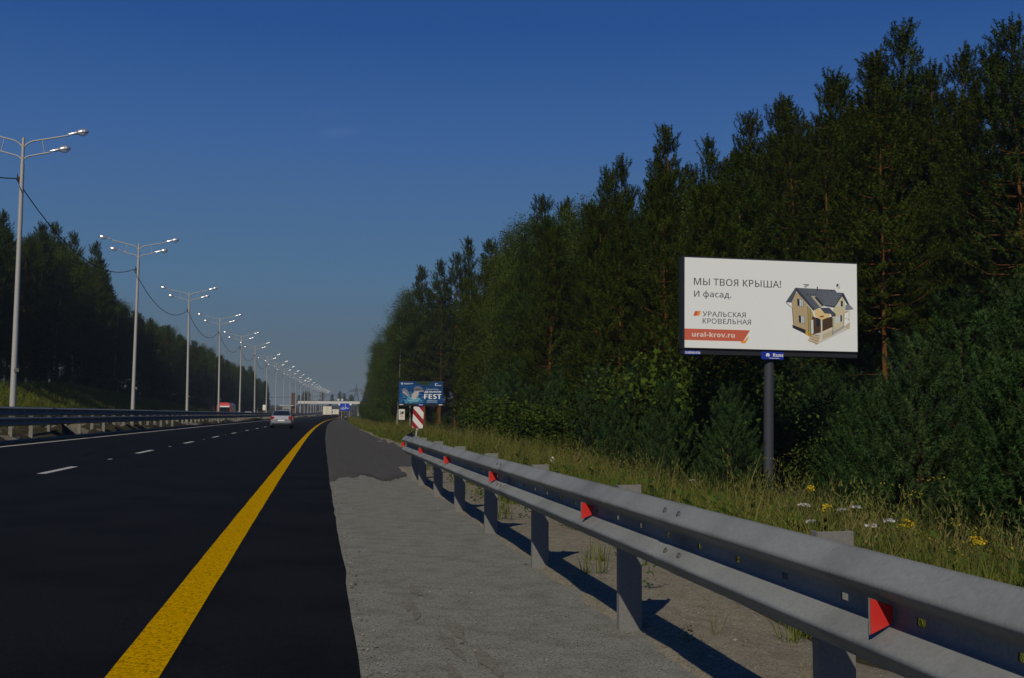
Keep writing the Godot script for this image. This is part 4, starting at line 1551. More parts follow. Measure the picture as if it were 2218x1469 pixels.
func house_print() -> Image:
	var im := Image.create(1536, 768, false, Image.FORMAT_RGBA8)
	im.fill(lin(0.82, 0.86, 0.87))
	var red := Color(0.8, 0.4, 0.31)
	var orange := Color(0.93, 0.6, 0.2)
	# web address band and the small slanted mark
	fill_poly(im, [Vector2(0, 0.79), Vector2(0.372, 0.79), Vector2(0.332, 0.917), Vector2(0, 0.917)], red)
	fill_poly(im, [Vector2(0.322, 0.917), Vector2(0.334, 0.917), Vector2(0.36, 0.865), Vector2(0.366, 0.865), Vector2(0.345, 0.937), Vector2(0.318, 0.937)], orange)
	fill_poly(im, [Vector2(0.058, 0.595), Vector2(0.092, 0.592), Vector2(0.083, 0.645), Vector2(0.049, 0.648)], orange)
	fill_poly(im, [Vector2(0.058, 0.595), Vector2(0.076, 0.594), Vector2(0.067, 0.646), Vector2(0.049, 0.648)], red)
	# the model house: soft grey ground, walls, roofs, windows, porch
	var wall := Color(0.72, 0.65, 0.51)
	var wall_side := Color(0.8, 0.78, 0.66)
	var roof := Color(0.38, 0.41, 0.45)
	var roof_dark := Color(0.24, 0.26, 0.32)
	var slate := Color(0.17, 0.19, 0.23)
	var wood := Color(0.8, 0.7, 0.53)
	var window := Color(0.78, 0.82, 0.86)
	fill_poly(im, hp([210, 900, 520, 1090, 620, 1225, 900, 1090, 1220, 940, 1120, 900, 700, 1000]), Color(0.82, 0.81, 0.78))
	fill_poly(im, hp([205, 500, 275, 330, 330, 360, 560, 640, 590, 780, 600, 1030, 520, 1085, 240, 890]), wall)
	fill_poly(im, hp([480, 560, 560, 640, 600, 760, 600, 1020, 520, 1085, 495, 1060]), Color(0.68, 0.62, 0.4))
	fill_poly(im, hp([215, 880, 445, 965, 445, 1035, 225, 935]), slate)
	fill_poly(im, hp([450, 985, 520, 1010, 520, 1080, 445, 1045]), Color(0.82, 0.66, 0.2))
	fill_poly(im, hp([270, 258, 960, 290, 1000, 340, 760, 330, 790, 560, 700, 590, 590, 640]), roof)
	for i in 16:
		var u := i / 15.0
		stroke(im, hz(290 + 60 * u + 250 * u, 290 + 330 * u), hz(430 + 300 * u, 285 + 300 * u), 0.0026, roof_dark)
	fill_poly(im, hp([275, 258, 300, 262, 610, 625, 585, 650, 290, 320, 205, 510, 105, 500]), roof_dark)
	fill_poly(im, hp([105, 505, 275, 262, 285, 300, 200, 510]), Color(0.33, 0.36, 0.42))
	fill_poly(im, hp([545, 400, 610, 395, 780, 560, 700, 585]), Color(0.72, 0.7, 0.62))
	fill_poly(im, hp([600, 415, 640, 412, 770, 555, 735, 565]), slate)
	for x in [485, 533, 583, 625]:
		fill_poly(im, hp([x - 12, 380, x, 350, x + 12, 380]), slate)
	fill_poly(im, hp([425, 225, 470, 228, 468, 262, 425, 258]), Color(0.75, 0.75, 0.74))
	stroke(im, hz(412, 205), hz(512, 208), 0.008, slate)
	stroke(im, hz(440, 225), hz(500, 226), 0.008, slate)
	fill_poly(im, hp([645, 240, 665, 240, 662, 318, 645, 312]), slate)
	fill_poly(im, hp([888, 292, 905, 292, 905, 315, 888, 315]), slate)
	# cross gable
	fill_poly(im, hp([930, 590, 1085, 400, 1140, 500, 1135, 660, 1110, 905, 930, 1000, 920, 760]), wall_side)
	fill_poly(im, hp([745, 328, 1105, 340, 940, 590, 790, 550]), Color(0.42, 0.45, 0.5))
	for i in 7:
		var u := i / 6.0
		stroke(im, hz(755 + 35 * u, 340 + 200 * u), hz(1095 - 150 * u, 352 + 215 * u), 0.0035, roof_dark)
	fill_poly(im, hp([780, 548, 945, 572, 945, 592, 780, 568]), roof_dark)
	fill_poly(im, hp([1098, 342, 1118, 350, 1215, 540, 1180, 545, 1085, 400, 955, 585, 935, 590]), roof_dark)
	fill_poly(im, hp([1145, 545, 1215, 540, 1295, 615, 1240, 625, 1140, 640]), Color(0.5, 0.53, 0.57))
	fill_poly(im, hp([985, 575, 1045, 490, 1050, 560, 1050, 575]), window)
	fill_poly(im, hp([1065, 475, 1100, 480, 1098, 570, 1065, 572]), slate)
	fill_poly(im, hp([975, 760, 1050, 725, 1050, 830, 975, 860]), window)
	fill_poly(im, hp([1055, 722, 1082, 712, 1080, 820, 1055, 830]), slate)
	# windows of the long wall
	for w in [[300, 440, 1.0], [325, 720, 1.0]]:
		fill_poly(im, hp([w[0], w[1], w[0] + 105, w[1] + 20, w[0] + 110, w[1] + 145, w[0] + 8, w[1] + 125]), Color(0.45, 0.44, 0.42))
		fill_poly(im, hp([w[0] + 4, w[1] + 6, w[0] + 40, w[1] + 12, w[0] + 42, w[1] + 125, w[0] + 10, w[1] + 118]), slate)
		fill_poly(im, hp([w[0] + 44, w[1] + 14, w[0] + 72, w[1] + 18, w[0] + 74, w[1] + 130, w[0] + 46, w[1] + 126]), window)
		fill_poly(im, hp([w[0] + 78, w[1] + 20, w[0] + 98, w[1] + 23, w[0] + 100, w[1] + 136, w[0] + 80, w[1] + 132]), window)
	# porch
	fill_poly(im, hp([560, 740, 720, 780, 915, 740, 915, 920, 740, 1000, 540, 1050]), Color(0.32, 0.25, 0.19))
	fill_poly(im, hp([635, 760, 700, 775, 700, 905, 635, 905]), slate)
	fill_poly(im, hp([600, 630, 700, 605, 790, 700, 900, 690, 830, 760, 720, 800, 610, 730]), Color(0.88, 0.78, 0.55))
	fill_poly(im, hp([700, 595, 860, 590, 975, 700, 970, 740, 900, 740, 890, 695, 780, 690]), Color(0.3, 0.32, 0.38))
	fill_poly(im, hp([690, 735, 760, 725, 765, 745, 700, 755]), Color(0.42, 0.25, 0.14))
	fill_poly(im, hp([540, 800, 580, 795, 585, 1020, 545, 1045]), Color(0.8, 0.84, 0.86))
	fill_poly(im, hp([710, 800, 738, 795, 738, 1165, 712, 1170]), Color(0.85, 0.82, 0.74))
	fill_poly(im, hp([740, 990, 915, 915, 915, 940, 740, 1020]), Color(0.86, 0.8, 0.68))
	fill_poly(im, hp([740, 1040, 915, 965, 915, 1055, 740, 1130]), Color(0.76, 0.72, 0.62))
	for i in 7:
		var u := i / 6.0
		fill_poly(im, hp([545 - 60 * u, 1030 + 105 * u, 690 - 30 * u, 1060 + 130 * u, 690 - 30 * u, 1078 + 130 * u, 545 - 60 * u, 1045 + 105 * u]), wood if i % 2 else Color(0.62, 0.54, 0.42))
	fill_poly(im, hp([930, 985, 1115, 890, 1115, 935, 930, 1040]), Color(0.66, 0.66, 0.64))
	stroke(im, hz(925, 760), hz(920, 1050), 0.006, slate)
	stroke(im, hz(1118, 700), hz(1112, 920), 0.005, slate)
	stroke(im, hz(215, 590), hz(238, 880), 0.006, slate)
	stroke(im, hz(110, 512), hz(205, 590), 0.006, slate)
	stroke(im, hz(485, 570), hz(500, 1060), 0.005, Color(0.3, 0.29, 0.2))
	stroke(im, hz(525, 600), hz(530, 1070), 0.005, Color(0.3, 0.29, 0.2))
	stroke(im, hz(1208, 630), hz(1205, 820), 0.006, Color(0.7, 0.6, 0.5))
	stroke(im, hz(1130, 765), hz(1205, 790), 0.006, Color(0.7, 0.6, 0.5))
	stroke(im, hz(1125, 670), hz(1190, 655), 0.012, Color(0.72, 0.5, 0.32))
	fill_poly(im, hp([1115, 905, 1225, 830, 1215, 945, 1150, 940]), Color(0.78, 0.72, 0.62))
	# the little chimney figure of the print: a plain dark-and-pale finial
	fill_poly(im, hp([990, 260, 1000, 190, 1030, 190, 1060, 250, 1040, 285]), Color(0.8, 0.8, 0.78))
	fill_poly(im, hp([985, 225, 1002, 190, 1028, 195, 1020, 225, 995, 240]), Color(0.2, 0.2, 0.25))
	return im

func sea_print() -> Image:
	var im := Image.create(1024, 512, false, Image.FORMAT_RGBA8)
	var nz := FastNoiseLite.new()
	nz.seed = 5
	nz.frequency = 0.012
	nz.fractal_octaves = 4
	for y in 512:
		for x in 1024:
			var k := nz.get_noise_2d(x * 0.8, y * 2.0)
			var u := x / 1024.0
			var v := y / 512.0
			var c := Color(0.03, 0.2, 0.42).lerp(Color(0.05, 0.36, 0.58), clampf(0.35 + k * 1.2 + 0.35 * v - 0.25 * u, 0.0, 1.0))
			var foam := clampf(1.0 - Vector2((u - 0.32) * 3.6, (v - 0.82) * 3.0).length() + k * 0.8, 0.0, 1.0)
			c = c.lerp(Color(0.62, 0.85, 0.88), foam * 0.85)
			im.set_pixel(x, y, c)
	var back := Color(0.42, 0.44, 0.5)
	var pale := Color(0.74, 0.7, 0.7)
	# land at the top edge
	fill_poly(im, [Vector2(0.38, 0), Vector2(0.73, 0), Vector2(0.68, 0.16), Vector2(0.65, 0.22), Vector2(0.6, 0.17), Vector2(0.5, 0.15), Vector2(0.42, 0.1)], Color(0.14, 0.24, 0.16))
	# the bigger dolphin, head to the lettering
	fill_poly(im, [Vector2(0.3, 0.62), Vector2(0.34, 0.42), Vector2(0.33, 0.3), Vector2(0.38, 0.21), Vector2(0.46, 0.2), Vector2(0.51, 0.27), Vector2(0.53, 0.34), Vector2(0.57, 0.4), Vector2(0.56, 0.44), Vector2(0.47, 0.43), Vector2(0.44, 0.5), Vector2(0.42, 0.66), Vector2(0.36, 0.78)], back)
	fill_poly(im, [Vector2(0.28, 0.66), Vector2(0.335, 0.5), Vector2(0.36, 0.44), Vector2(0.47, 0.425), Vector2(0.56, 0.43), Vector2(0.55, 0.455), Vector2(0.45, 0.46), Vector2(0.44, 0.6), Vector2(0.38, 0.8), Vector2(0.3, 0.78)], pale)
	fill_poly(im, [Vector2(0.36, 0.36), Vector2(0.46, 0.33), Vector2(0.5, 0.36), Vector2(0.4, 0.4)], Color(0.24, 0.25, 0.3))
	# the smaller one
	fill_poly(im, [Vector2(0.07, 0.4), Vector2(0.09, 0.32), Vector2(0.14, 0.31), Vector2(0.19, 0.4), Vector2(0.23, 0.55), Vector2(0.25, 0.68), Vector2(0.19, 0.66), Vector2(0.14, 0.54), Vector2(0.09, 0.5)], Color(0.48, 0.5, 0.56))
	fill_poly(im, [Vector2(0.08, 0.46), Vector2(0.12, 0.45), Vector2(0.17, 0.56), Vector2(0.21, 0.66), Vector2(0.18, 0.66), Vector2(0.13, 0.55), Vector2(0.085, 0.53)], pale)
	# small blurred lines of print
	var w := Color(0.82, 0.86, 0.9)
	fill_poly(im, ellipse(0.065, 0.1, 0.024, 0.048), w)
	fill_poly(im, ellipse(0.062, 0.115, 0.011, 0.022), Color(0.05, 0.25, 0.45))
	for l in [[0.11, 0.085, 0.22, 0.03], [0.11, 0.125, 0.13, 0.014], [0.62, 0.345, 0.28, 0.022], [0.64, 0.875, 0.24, 0.022], [0.64, 0.935, 0.24, 0.02], [0.845, 0.085, 0.045, 0.03], [0.845, 0.17, 0.12, 0.03]]:
		var x: float = l[0]
		while x < l[0] + l[2] - 0.01:
			var ww := [0.014, 0.009, 0.017, 0.012][int(x * 997.0) % 4] as float
			fill_poly(im, [Vector2(x, l[1] - l[3] / 2), Vector2(x + ww, l[1] - l[3] / 2), Vector2(x + ww, l[1] + l[3] / 2), Vector2(x, l[1] + l[3] / 2)], w)
			x += ww + 0.004
	return im

func board_frame(o: Node3D, w: float, h: float, deep: float, low: float) -> void:
	var b := MB.new()
	b.cbox(Vector3(0, 0, -deep / 2 - 0.01), Vector3(w + 0.1, h + 0.1, deep), 0.02)
	part("box_frame", b.mesh(), M.frame, o)
	var l := MB.new()
	l.cbox(Vector3(0, -h / 2 - 0.05 - low / 2, -deep / 2 - 0.03), Vector3(w + 0.06, low, deep - 0.05), 0.015)
	part("lower_frame", l.mesh(), M.frame, o)

func billboards() -> void:
	# the white board: 36 m off, square to the road
	var c := ray(1672.5, 661.0)
	var k := 36.0 / (-(cam_basis.inverse() * c).z)
	var mid := EYE + c * k
	var W := 6.1
	var Hh := 2.98
	var o := thing("billboard", "white billboard with a model house and orange band on a dark pole", "billboard", mid)
	o.rotation = Vector3(0, 0.0, -0.009)
	board_frame(o, W, Hh, 0.42, 0.17)
	var pr := part("printed_sheet", sheet(W, Hh), printed(house_print()), o, Vector3(0, 0, 0.006))
	pr.set_meta("label", "white printed sheet with dark lettering and a toy-like house")
	lettering("МЫ ТВОЯ КРЫША!", false, 0.052, 0.552, 0.226, 0.303, W, Hh, M.grey_print, o, 0.009)
	lettering("И фасад.", false, 0.053, 0.265, 0.363, 0.455, W, Hh, M.grey_print, o, 0.009)
	lettering("УРАЛЬСКАЯ", false, 0.101, 0.347, 0.594, 0.649, W, Hh, M.grey_print, o, 0.009)
	lettering("КРОВЕЛЬНАЯ", false, 0.102, 0.377, 0.671, 0.727, W, Hh, M.grey_print, o, 0.009)
	lettering("ural-krov.ru", true, 0.042, 0.284, 0.822, 0.879, W, Hh, M.cream_print, o, 0.009)
	var bp := MB.new()
	bp.cbox(Vector3(0.0, -Hh / 2 - 0.2, 0.012), Vector3(0.78, 0.25, 0.02), 0.004)
	var plate := part("blue_plate", bp.mesh(), M.blue_plate, o)
	lettering("Russ", true, 0.503, 0.562, 1.042, 1.078, W, Hh, M.white_print, plate, 0.026)
	var logo := MB.new()
	for i in 16:
		var a := TAU * i / 16
		var b := TAU * (i + 1) / 16
		if i in [11, 12]: continue
		logo.tri(Vector3(-0.17, -Hh / 2 - 0.185, 0.027), Vector3(-0.17 + cos(b) * 0.065, -Hh / 2 - 0.185 + sin(b) * 0.065, 0.027), Vector3(-0.17 + cos(a) * 0.065, -Hh / 2 - 0.185 + sin(a) * 0.065, 0.027))
	part("round_mark", logo.mesh(), M.white_print, plate)
	var tiny := MB.new()
	for i in 8:
		tiny.box(Vector3(-0.1 + 0.045 * i, -Hh / 2 - 0.285, 0.026), Vector3(0.036, 0.018, 0.002))
	part("small_print", tiny.mesh(), M.white_print, plate)
	var np := MB.new()
	np.cbox(Vector3(-W / 2 + 0.27, -Hh / 2 - 0.16, -0.002), Vector3(0.54, 0.13, 0.012), 0.003)
	var tagp := part("number_strip", np.mesh(), M.blue_plate, o)
	lettering("03430342-0130", true, 0.004, 0.088, 1.041, 1.066, W, Hh, M.white_print, tagp, 0.006)
	var low := foot(-mid.z, mid.x - xc(-mid.z))
	var pole := MB.new()
	pole.tube([Vector3(-0.05, low.y - mid.y - 0.3, -0.25), Vector3(-0.01, -Hh / 2 - 0.3, -0.25)], [0.17, 0.165], 20)
	pole.tube([Vector3(-0.01, -Hh / 2 - 0.3, -0.25), Vector3(-0.01, -Hh / 2 - 0.24, -0.25)], [0.2, 0.2], 20)
	part("pole", pole.mesh(), M.board_pole, o)
	# the blue board far down the verge
	c = ray(912.0, 850.5)
	k = 146.0 / (-(cam_basis.inverse() * c).z)
	mid = EYE + c * k
	var o2 := thing("billboard", "blue billboard with two dolphins and big white lettering", "billboard", mid)
	board_frame(o2, 5.95, 2.95, 0.42, 0.24)
	part("printed_sheet", sheet(5.95, 2.95), printed(sea_print()), o2, Vector3(0, 0, 0.006))
	lettering("ДЕЛЬФИН", true, 0.575, 0.955, 0.42, 0.525, 5.95, 2.95, M.white_print, o2, 0.009)
	lettering("FEST", true, 0.57, 0.96, 0.57, 0.79, 5.95, 2.95, M.white_print, o2, 0.009)
	lettering("1", true, 0.805, 0.832, 0.075, 0.2, 5.95, 2.95, M.white_print, o2, 0.009)
	var bp2 := MB.new()
	bp2.cbox(Vector3(-0.05, -2.95 / 2 - 0.18, 0.012), Vector3(0.78, 0.25, 0.02), 0.004)
	var pl2 := part("blue_plate", bp2.mesh(), M.blue_plate, o2)
	lettering("Russ", true, 0.46, 0.54, 1.035, 1.085, 5.95, 2.95, M.white_print, pl2, 0.026)
	for sx in [-1, 1]:
		var e := MB.new()
		e.cbox(Vector3(sx * 2.65, -2.95 / 2 - 0.17, 0.0), Vector3(0.5, 0.1, 0.012), 0.003)
		part("number_strip", e.mesh(), M.white_print, o2)
	low = foot(-mid.z, mid.x - xc(-mid.z))
	var pole2 := MB.new()
	pole2.tube([Vector3(-0.02, low.y - mid.y - 0.3, -0.25), Vector3(-0.01, -1.75, -0.25)], [0.17, 0.165], 16)
	part("pole", pole2.mesh(), M.board_pole, o2)

func rounded_plate(w: float, h: float, r: float, thick: float) -> Array:
	# front face (with texture coordinates) and the body behind it
	var front := MB.new()
	var body := MB.new()
	var ring := []
	for q in [[1, 1, 0.0], [-1, 1, PI / 2], [-1, -1, PI], [1, -1, PI * 1.5]]:
		for i in 5:
			var a: float = q[2] + PI / 2 * i / 4.0
			ring.append(Vector3(q[0] * (w / 2 - r) + cos(a) * r, q[1] * (h / 2 - r) + sin(a) * r, 0))
	for i in ring.size():
		var a: Vector3 = ring[i]
		var b: Vector3 = ring[(i + 1) % ring.size()]
		front.tri(Vector3.ZERO, b, a)
		for p in [Vector3.ZERO, b, a]:
			front.uv.append(Vector2(p.x / w + 0.5, 0.5 - p.y / h))
	var lo := PackedVector3Array()
	var hi := PackedVector3Array()
	for p in ring:
		lo.append(p - Vector3(0, 0, thick)); hi.append(p - Vector3(0, 0, 0.001))
	body.hull(lo, hi)
	return [front.mesh(), body.mesh()]

func signs() -> void:
	# the striped plate at the end of the rail
	var s := 24.0
	var c := ray(905.5, 904.5)
	var k := s / -c.z
	var mid := EYE + c * k
	var im := Image.create(128, 256, false, Image.FORMAT_RGBA8)
	im.fill(lin(0.72, 0.71, 0.68))
	var red := lin(0.3, 0.016, 0.028)
	for e in [-0.32, 0.26, 0.84]:
		fill_poly(im, [Vector2(0, e - 0.18), Vector2(1, e + 0.32), Vector2(1, e + 0.58), Vector2(0, e + 0.08)], red)
	# the lowest stripe starts on the edge of the plate
	var o := thing("marker_sign", "tilted plate with red and white diagonal stripes at the guardrail's end", "sign", mid)
	o.rotation.z = -0.06
	var pl := rounded_plate(0.235, 0.475, 0.03, 0.01)
	part("plate", pl[1], M.zinc_dull, o)
	part("striped_face", pl[0], printed(im), o)
	var post := MB.new()
	var low := foot(s, mid.x - xc(s))
	post.tube([Vector3(-0.03, low.y - mid.y - 0.2, -0.03), Vector3(0, 0.15, -0.03)], [0.018, 0.018], 10)
	post.cbox(Vector3(0, -0.25, -0.02), Vector3(0.05, 0.07, 0.03), 0.005)
	part("post", post.mesh(), M.pole, o)
	# the small advertising panel on the verge
	s = 76.0
	c = ray(870.0, 898.0)
	k = s / -c.z
	mid = EYE + c * k
	var im2 := Image.create(64, 128, false, Image.FORMAT_RGBA8)
	im2.fill(lin(0.72, 0.75, 0.68))
	var dk := Color(0.2, 0.23, 0.25)
	fill_poly(im2, ellipse(0.65, 0.3, 0.25, 0.1), dk)
	fill_poly(im2, ellipse(0.3, 0.45, 0.17, 0.05), dk)
	fill_poly(im2, ellipse(0.62, 0.42, 0.16, 0.09), Color(0.35, 0.3, 0.28))
	for q in [[0.2, 0.15], [0.32, 0.12]]:
		fill_poly(im2, [Vector2(q[0], q[1]), Vector2(q[0] + 0.04, q[1]), Vector2(q[0] + 0.04, 0.4), Vector2(q[0], 0.4)], dk)
	for y in [0.6, 0.68]:
		fill_poly(im2, [Vector2(0.18, y), Vector2(0.82, y), Vector2(0.82, y + 0.045), Vector2(0.18, y + 0.045)], Color(0.78, 0.45, 0.4))
	fill_poly(im2, [Vector2(0.2, 0.82), Vector2(0.8, 0.82), Vector2(0.8, 0.84), Vector2(0.2, 0.84)], Color(0.6, 0.62, 0.6))
	var o2 := thing("advert_panel", "small upright white advert panel on the grass under the blue billboard", "sign", mid)
	var p2 := rounded_plate(0.42, 0.74, 0.02, 0.06)
	part("panel", p2[1], M.frame, o2)
	part("printed_sheet", p2[0], printed(im2), o2)
	var leg := MB.new()
	low = foot(s, mid.x - xc(s))
	leg.tube([Vector3(0, low.y - mid.y - 0.2, -0.035), Vector3(0, -0.36, -0.035)], [0.03, 0.03], 8)
	leg.cbox(Vector3(0, -0.42, -0.03), Vector3(0.4, 0.08, 0.05), 0.008)
	part("post", leg.mesh(), M.frame, o2)
	# the blue direction sign
	s = 300.0
	c = ray(747.0, 882.0)
	k = s / -c.z
	mid = EYE + c * k
	var o3 := thing("direction_sign", "blue rectangular road sign with white markings before the overpass", "sign", mid)
	var b := MB.new()
	b.cbox(Vector3.ZERO, Vector3(2.6, 2.0, 0.05), 0.02)
	part("panel", b.mesh(), mat(lin(0.008, 0.05, 0.5), 0.5), o3)
	var mk := MB.new()
	mk.box(Vector3(0.1, 0.1, 0.03), Vector3(0.09, 1.5, 0.006))
	mk.box(Vector3(0.1, -0.25, 0.034), Vector3(0.7, 0.08, 0.006), Basis(Vector3.BACK, 0.6))
	for i in 5:
		mk.box(Vector3(-1.05 + 0.2 * i, -0.5, 0.03), Vector3(0.15, 0.2, 0.006))
		mk.box(Vector3(0.35 + 0.15 * i, -0.3, 0.03), Vector3(0.11, 0.18, 0.006))
		mk.box(Vector3(-0.85 + 0.14 * i, -0.05, 0.03), Vector3(0.1, 0.14, 0.006))
	part("white_markings", mk.mesh(), M.white_print, o3)
	low = foot(s, mid.x - xc(s))
	for x in [-0.9, 1.25]:
		var pm := MB.new()
		pm.tube([Vector3(x, low.y - mid.y - 0.3, -0.08), Vector3(x, 0.9, -0.08)], [0.06, 0.06], 8)
		part("post", pm.mesh(), M.pole, o3)
	var rd := MB.new()
	rd.tube([Vector3(1.5, 0.75, 0.0), Vector3(1.5, 0.75, 0.03)], [0.3, 0.3], 16)
	part("round_sign", rd.mesh(), M.white_print, o3)
	# small white signs by the lamp row
	for e in [[572.0, 883.0, 196.0, 0.5, 0.95, "narrow white sign between the lamp posts ahead of the silver car"], [734.5, 876.5, 330.0, 0.5, 0.5, "little white sign on a thin mast over the white lorries"]]:
		c = ray(e[0], e[1])
		k = e[2] / -c.z
		mid = EYE + c * k
		var o4 := thing("small_sign", e[5], "sign", mid)
		var sp := MB.new()
		sp.cbox(Vector3.ZERO, Vector3(e[3], e[4], 0.03), 0.01)
		part("plate", sp.mesh(), M.white_print, o4)
		var st := MB.new()
		low = foot(e[2], mid.x - xc(e[2]))
		st.tube([Vector3(0, low.y - mid.y - 0.3, -0.05), Vector3(0, 0.1, -0.05)], [0.04, 0.04], 8)
		part("post", st.mesh(), M.pole, o4)
	# short rail far down the shoulder
	var g := thing("distant_guardrail", "short far guardrail on the shoulder under the blue road sign", "guardrail")
	part("beam", rail_mesh(235.0, 330.0, 8.0, 2.2, 0.6, -1.0), M.zinc, g)
	var q := 236.0
	while q < 300.0:
		part("post", post_mesh(0.75, 0.14, 0.05), M.zinc_dull, g, foot(q, 2.35))
		q += 4.0

# ------------------------------------------------------------------ overpass and pylon
func overpass() -> void:
	var s := 478.0
	var L := EYE + ray(645.0, 872.0) * (s / -ray(645.0, 872.0).z)
	var R := EYE + ray(774.0, 872.5) * (s / -ray(774.0, 872.5).z)
	var o := thing("footbridge", "long white covered footbridge crossing over the road in the distance", "bridge", Vector3((L.x + R.x) / 2, 0, -s))
	var y := L.y
	var w := R.x - L.x + 3.0
	var d := MB.new()
	d.cbox(Vector3(1.5, y, 0), Vector3(w, 1.15, 3.0), 0.08)
	part("deck", d.mesh(), M.bridge, o)
	var rf := MB.new()
	rf.cbox(Vector3(1.5, y + 0.72, 0), Vector3(w, 0.22, 2.6), 0.04)
	part("parapet", rf.mesh(), M.bridge_brown, o)
	for x in [-w / 2 + 2.6, 1.0, w / 2 - 1.0]:
		var cm := MB.new()
		cm.tube([Vector3(x, yc(s) - 0.2, 0), Vector3(x, y - 0.57, 0)], [0.45, 0.45], 12)
		part("column", cm.mesh(), M.bridge_grey, o)
	# stair tower and its low hall at the far side
	var tw := MB.new()
	var tx := (EYE + ray(636.0, 870.0) * (s / -ray(636.0, 870.0).z)).x - o.position.x
	tw.cbox(Vector3(tx, 5.2, 1.0), Vector3(1.9, 10.4, 3.2), 0.05)
	part("stair_tower", tw.mesh(), M.bridge_brown, o)
	var hx := (EYE + ray(622.0, 870.0) * (s / -ray(622.0, 870.0).z)).x - o.position.x
	var hl := MB.new()
	hl.cbox(Vector3(hx, 2.3, 1.5), Vector3(3.6, 4.6, 4.0), 0.05)
	part("stair_hall", hl.mesh(), M.bridge_grey, o)
	var hr := MB.new()
	hr.cbox(Vector3(hx - 0.2, 4.8, 1.5), Vector3(6.0, 0.3, 4.6), 0.05)
	part("canopy", hr.mesh(), M.bridge, o)
	for i in 4:
		var wd := MB.new()
		wd.box(Vector3(hx - 1.2 + 0.8 * i, 2.9, 3.51), Vector3(0.55, 1.0, 0.03))
		part("window", wd.mesh(), M.glass, o)
	for e in [[733.0, 866.5], [741.0, 866.0]]:
		var p: Vector3 = EYE + ray(e[0], e[1]) * (s / -ray(e[0], e[1]).z) - o.position
		var bx := MB.new()
		bx.cbox(Vector3(p.x, y + 1.25, 0), Vector3(0.9, 0.9, 0.5), 0.05)
		part("roof_box", bx.mesh(), M.bridge, o)

func pylon() -> void:
	var s := 690.0
	var c := ray(771.0, 880.0)
	var x := c.x * s / -c.z
	var by := yc(s) - 0.5
	var peak := (EYE + ray(767.5, 830.0) * (s / -ray(767.5, 830.0).z))
	var o := thing("power_pylon", "dark lattice power pylon leaning over the treetops beyond the footbridge", "pylon", Vector3(x, by, -s))
	var H := peak.y - by
	var legs := []
	for q in [[-1, -1], [1, -1], [1, 1], [-1, 1]]:
		var m := MB.new()
		m.tube([Vector3(q[0] * 3.2, 0, q[1] * 2.2), Vector3(q[0] * 0.5, H * 0.72, q[1] * 0.5), Vector3(0, H, 0)], [0.22, 0.2, 0.1], 6)
		part("leg", m.mesh(), M.steel_dark, o)
		legs.append(q)
	var br := MB.new()
	for i in 7:
		var u0 := i / 7.0
		var u1 := (i + 1) / 7.0
		for f in [[0, 1], [1, 2], [2, 3], [3, 0]]:
			var a: Array = legs[f[0]]
			var b: Array = legs[f[1]]
			var w0 := lerpf(3.2, 0.5, u0)
			var w1 := lerpf(3.2, 0.5, u1)
			var d0 := lerpf(2.2, 0.5, u0)
			var d1 := lerpf(2.2, 0.5, u1)
			br.tube([Vector3(a[0] * w0, u0 * H * 0.72, a[1] * d0), Vector3(b[0] * w1, u1 * H * 0.72, b[1] * d1)], [0.09, 0.09], 4)
	part("bracing", br.mesh(), M.steel_dark, o)
	for e in [[H * 0.72, 5.6], [H * 0.78, 4.2]]:
		var am := MB.new()
		am.tube([Vector3(-e[1], e[0] - 0.5, 0), Vector3(0, e[0] + 0.5, 0), Vector3(e[1], e[0] + 0.2, 0)], [0.12, 0.3, 0.14], 6)
		part("crossarm", am.mesh(), M.steel_dark, o)
	for dx in [-5.4, 5.0]:
		var w := MB.new()
		var pts := []
		var rad := []
		var a := Vector3(x + dx, by + H * 0.72 - 1.2, -s)
		var b := Vector3(x - 120.0 + dx, by + H * 0.7, -s - 60.0)
		for i in 13:
			var u := i / 12.0
			pts.append(a.lerp(b, u) - Vector3(0, 4.0 * 3.0 * u * (1.0 - u), 0))
			rad.append(0.05)
		w.tube(pts, rad, 4, false)
		tag(part("power_line", w.mesh(), M.cable, self), "thin power line strung from the lattice pylon over the road", "cable", "wires of the pylon")

# ------------------------------------------------------------------ vehicles
func ring_of(z: float, y0: float, y1: float, w0: float, w1: float) -> Array:
	# a body cross-section: sill, waist and shoulder, symmetrical
	var ym := lerpf(y0, y1, 0.55)
	return [Vector3(-w0, y0, z), Vector3(-w0 - 0.03, ym, z), Vector3(-w1, y1 - 0.04, z), Vector3(-w1 + 0.08, y1, z), Vector3(w1 - 0.08, y1, z), Vector3(w1, y1 - 0.04, z), Vector3(w0 + 0.03, ym, z), Vector3(w0, y0, z)]

func wheel(r: float, w: float, parent: Node3D, p: Vector3) -> void:
	var ty := MB.new()
	ty.tube([Vector3(-w / 2, 0, 0), Vector3(-w / 2 + 0.03, 0, 0), Vector3(w / 2 - 0.03, 0, 0), Vector3(w / 2, 0, 0)], [r - 0.03, r, r, r - 0.03], 18)
	var o := part("wheel", ty.mesh(), M.rubber, parent, p)
	for sx in [-1, 1]:
		var rm := MB.new()
		rm.tube([Vector3(sx * (w / 2 - 0.01), 0, 0), Vector3(sx * (w / 2 + 0.006), 0, 0)], [r * 0.62, r * 0.5], 14)
		part("rim", rm.mesh(), M.rim, o)

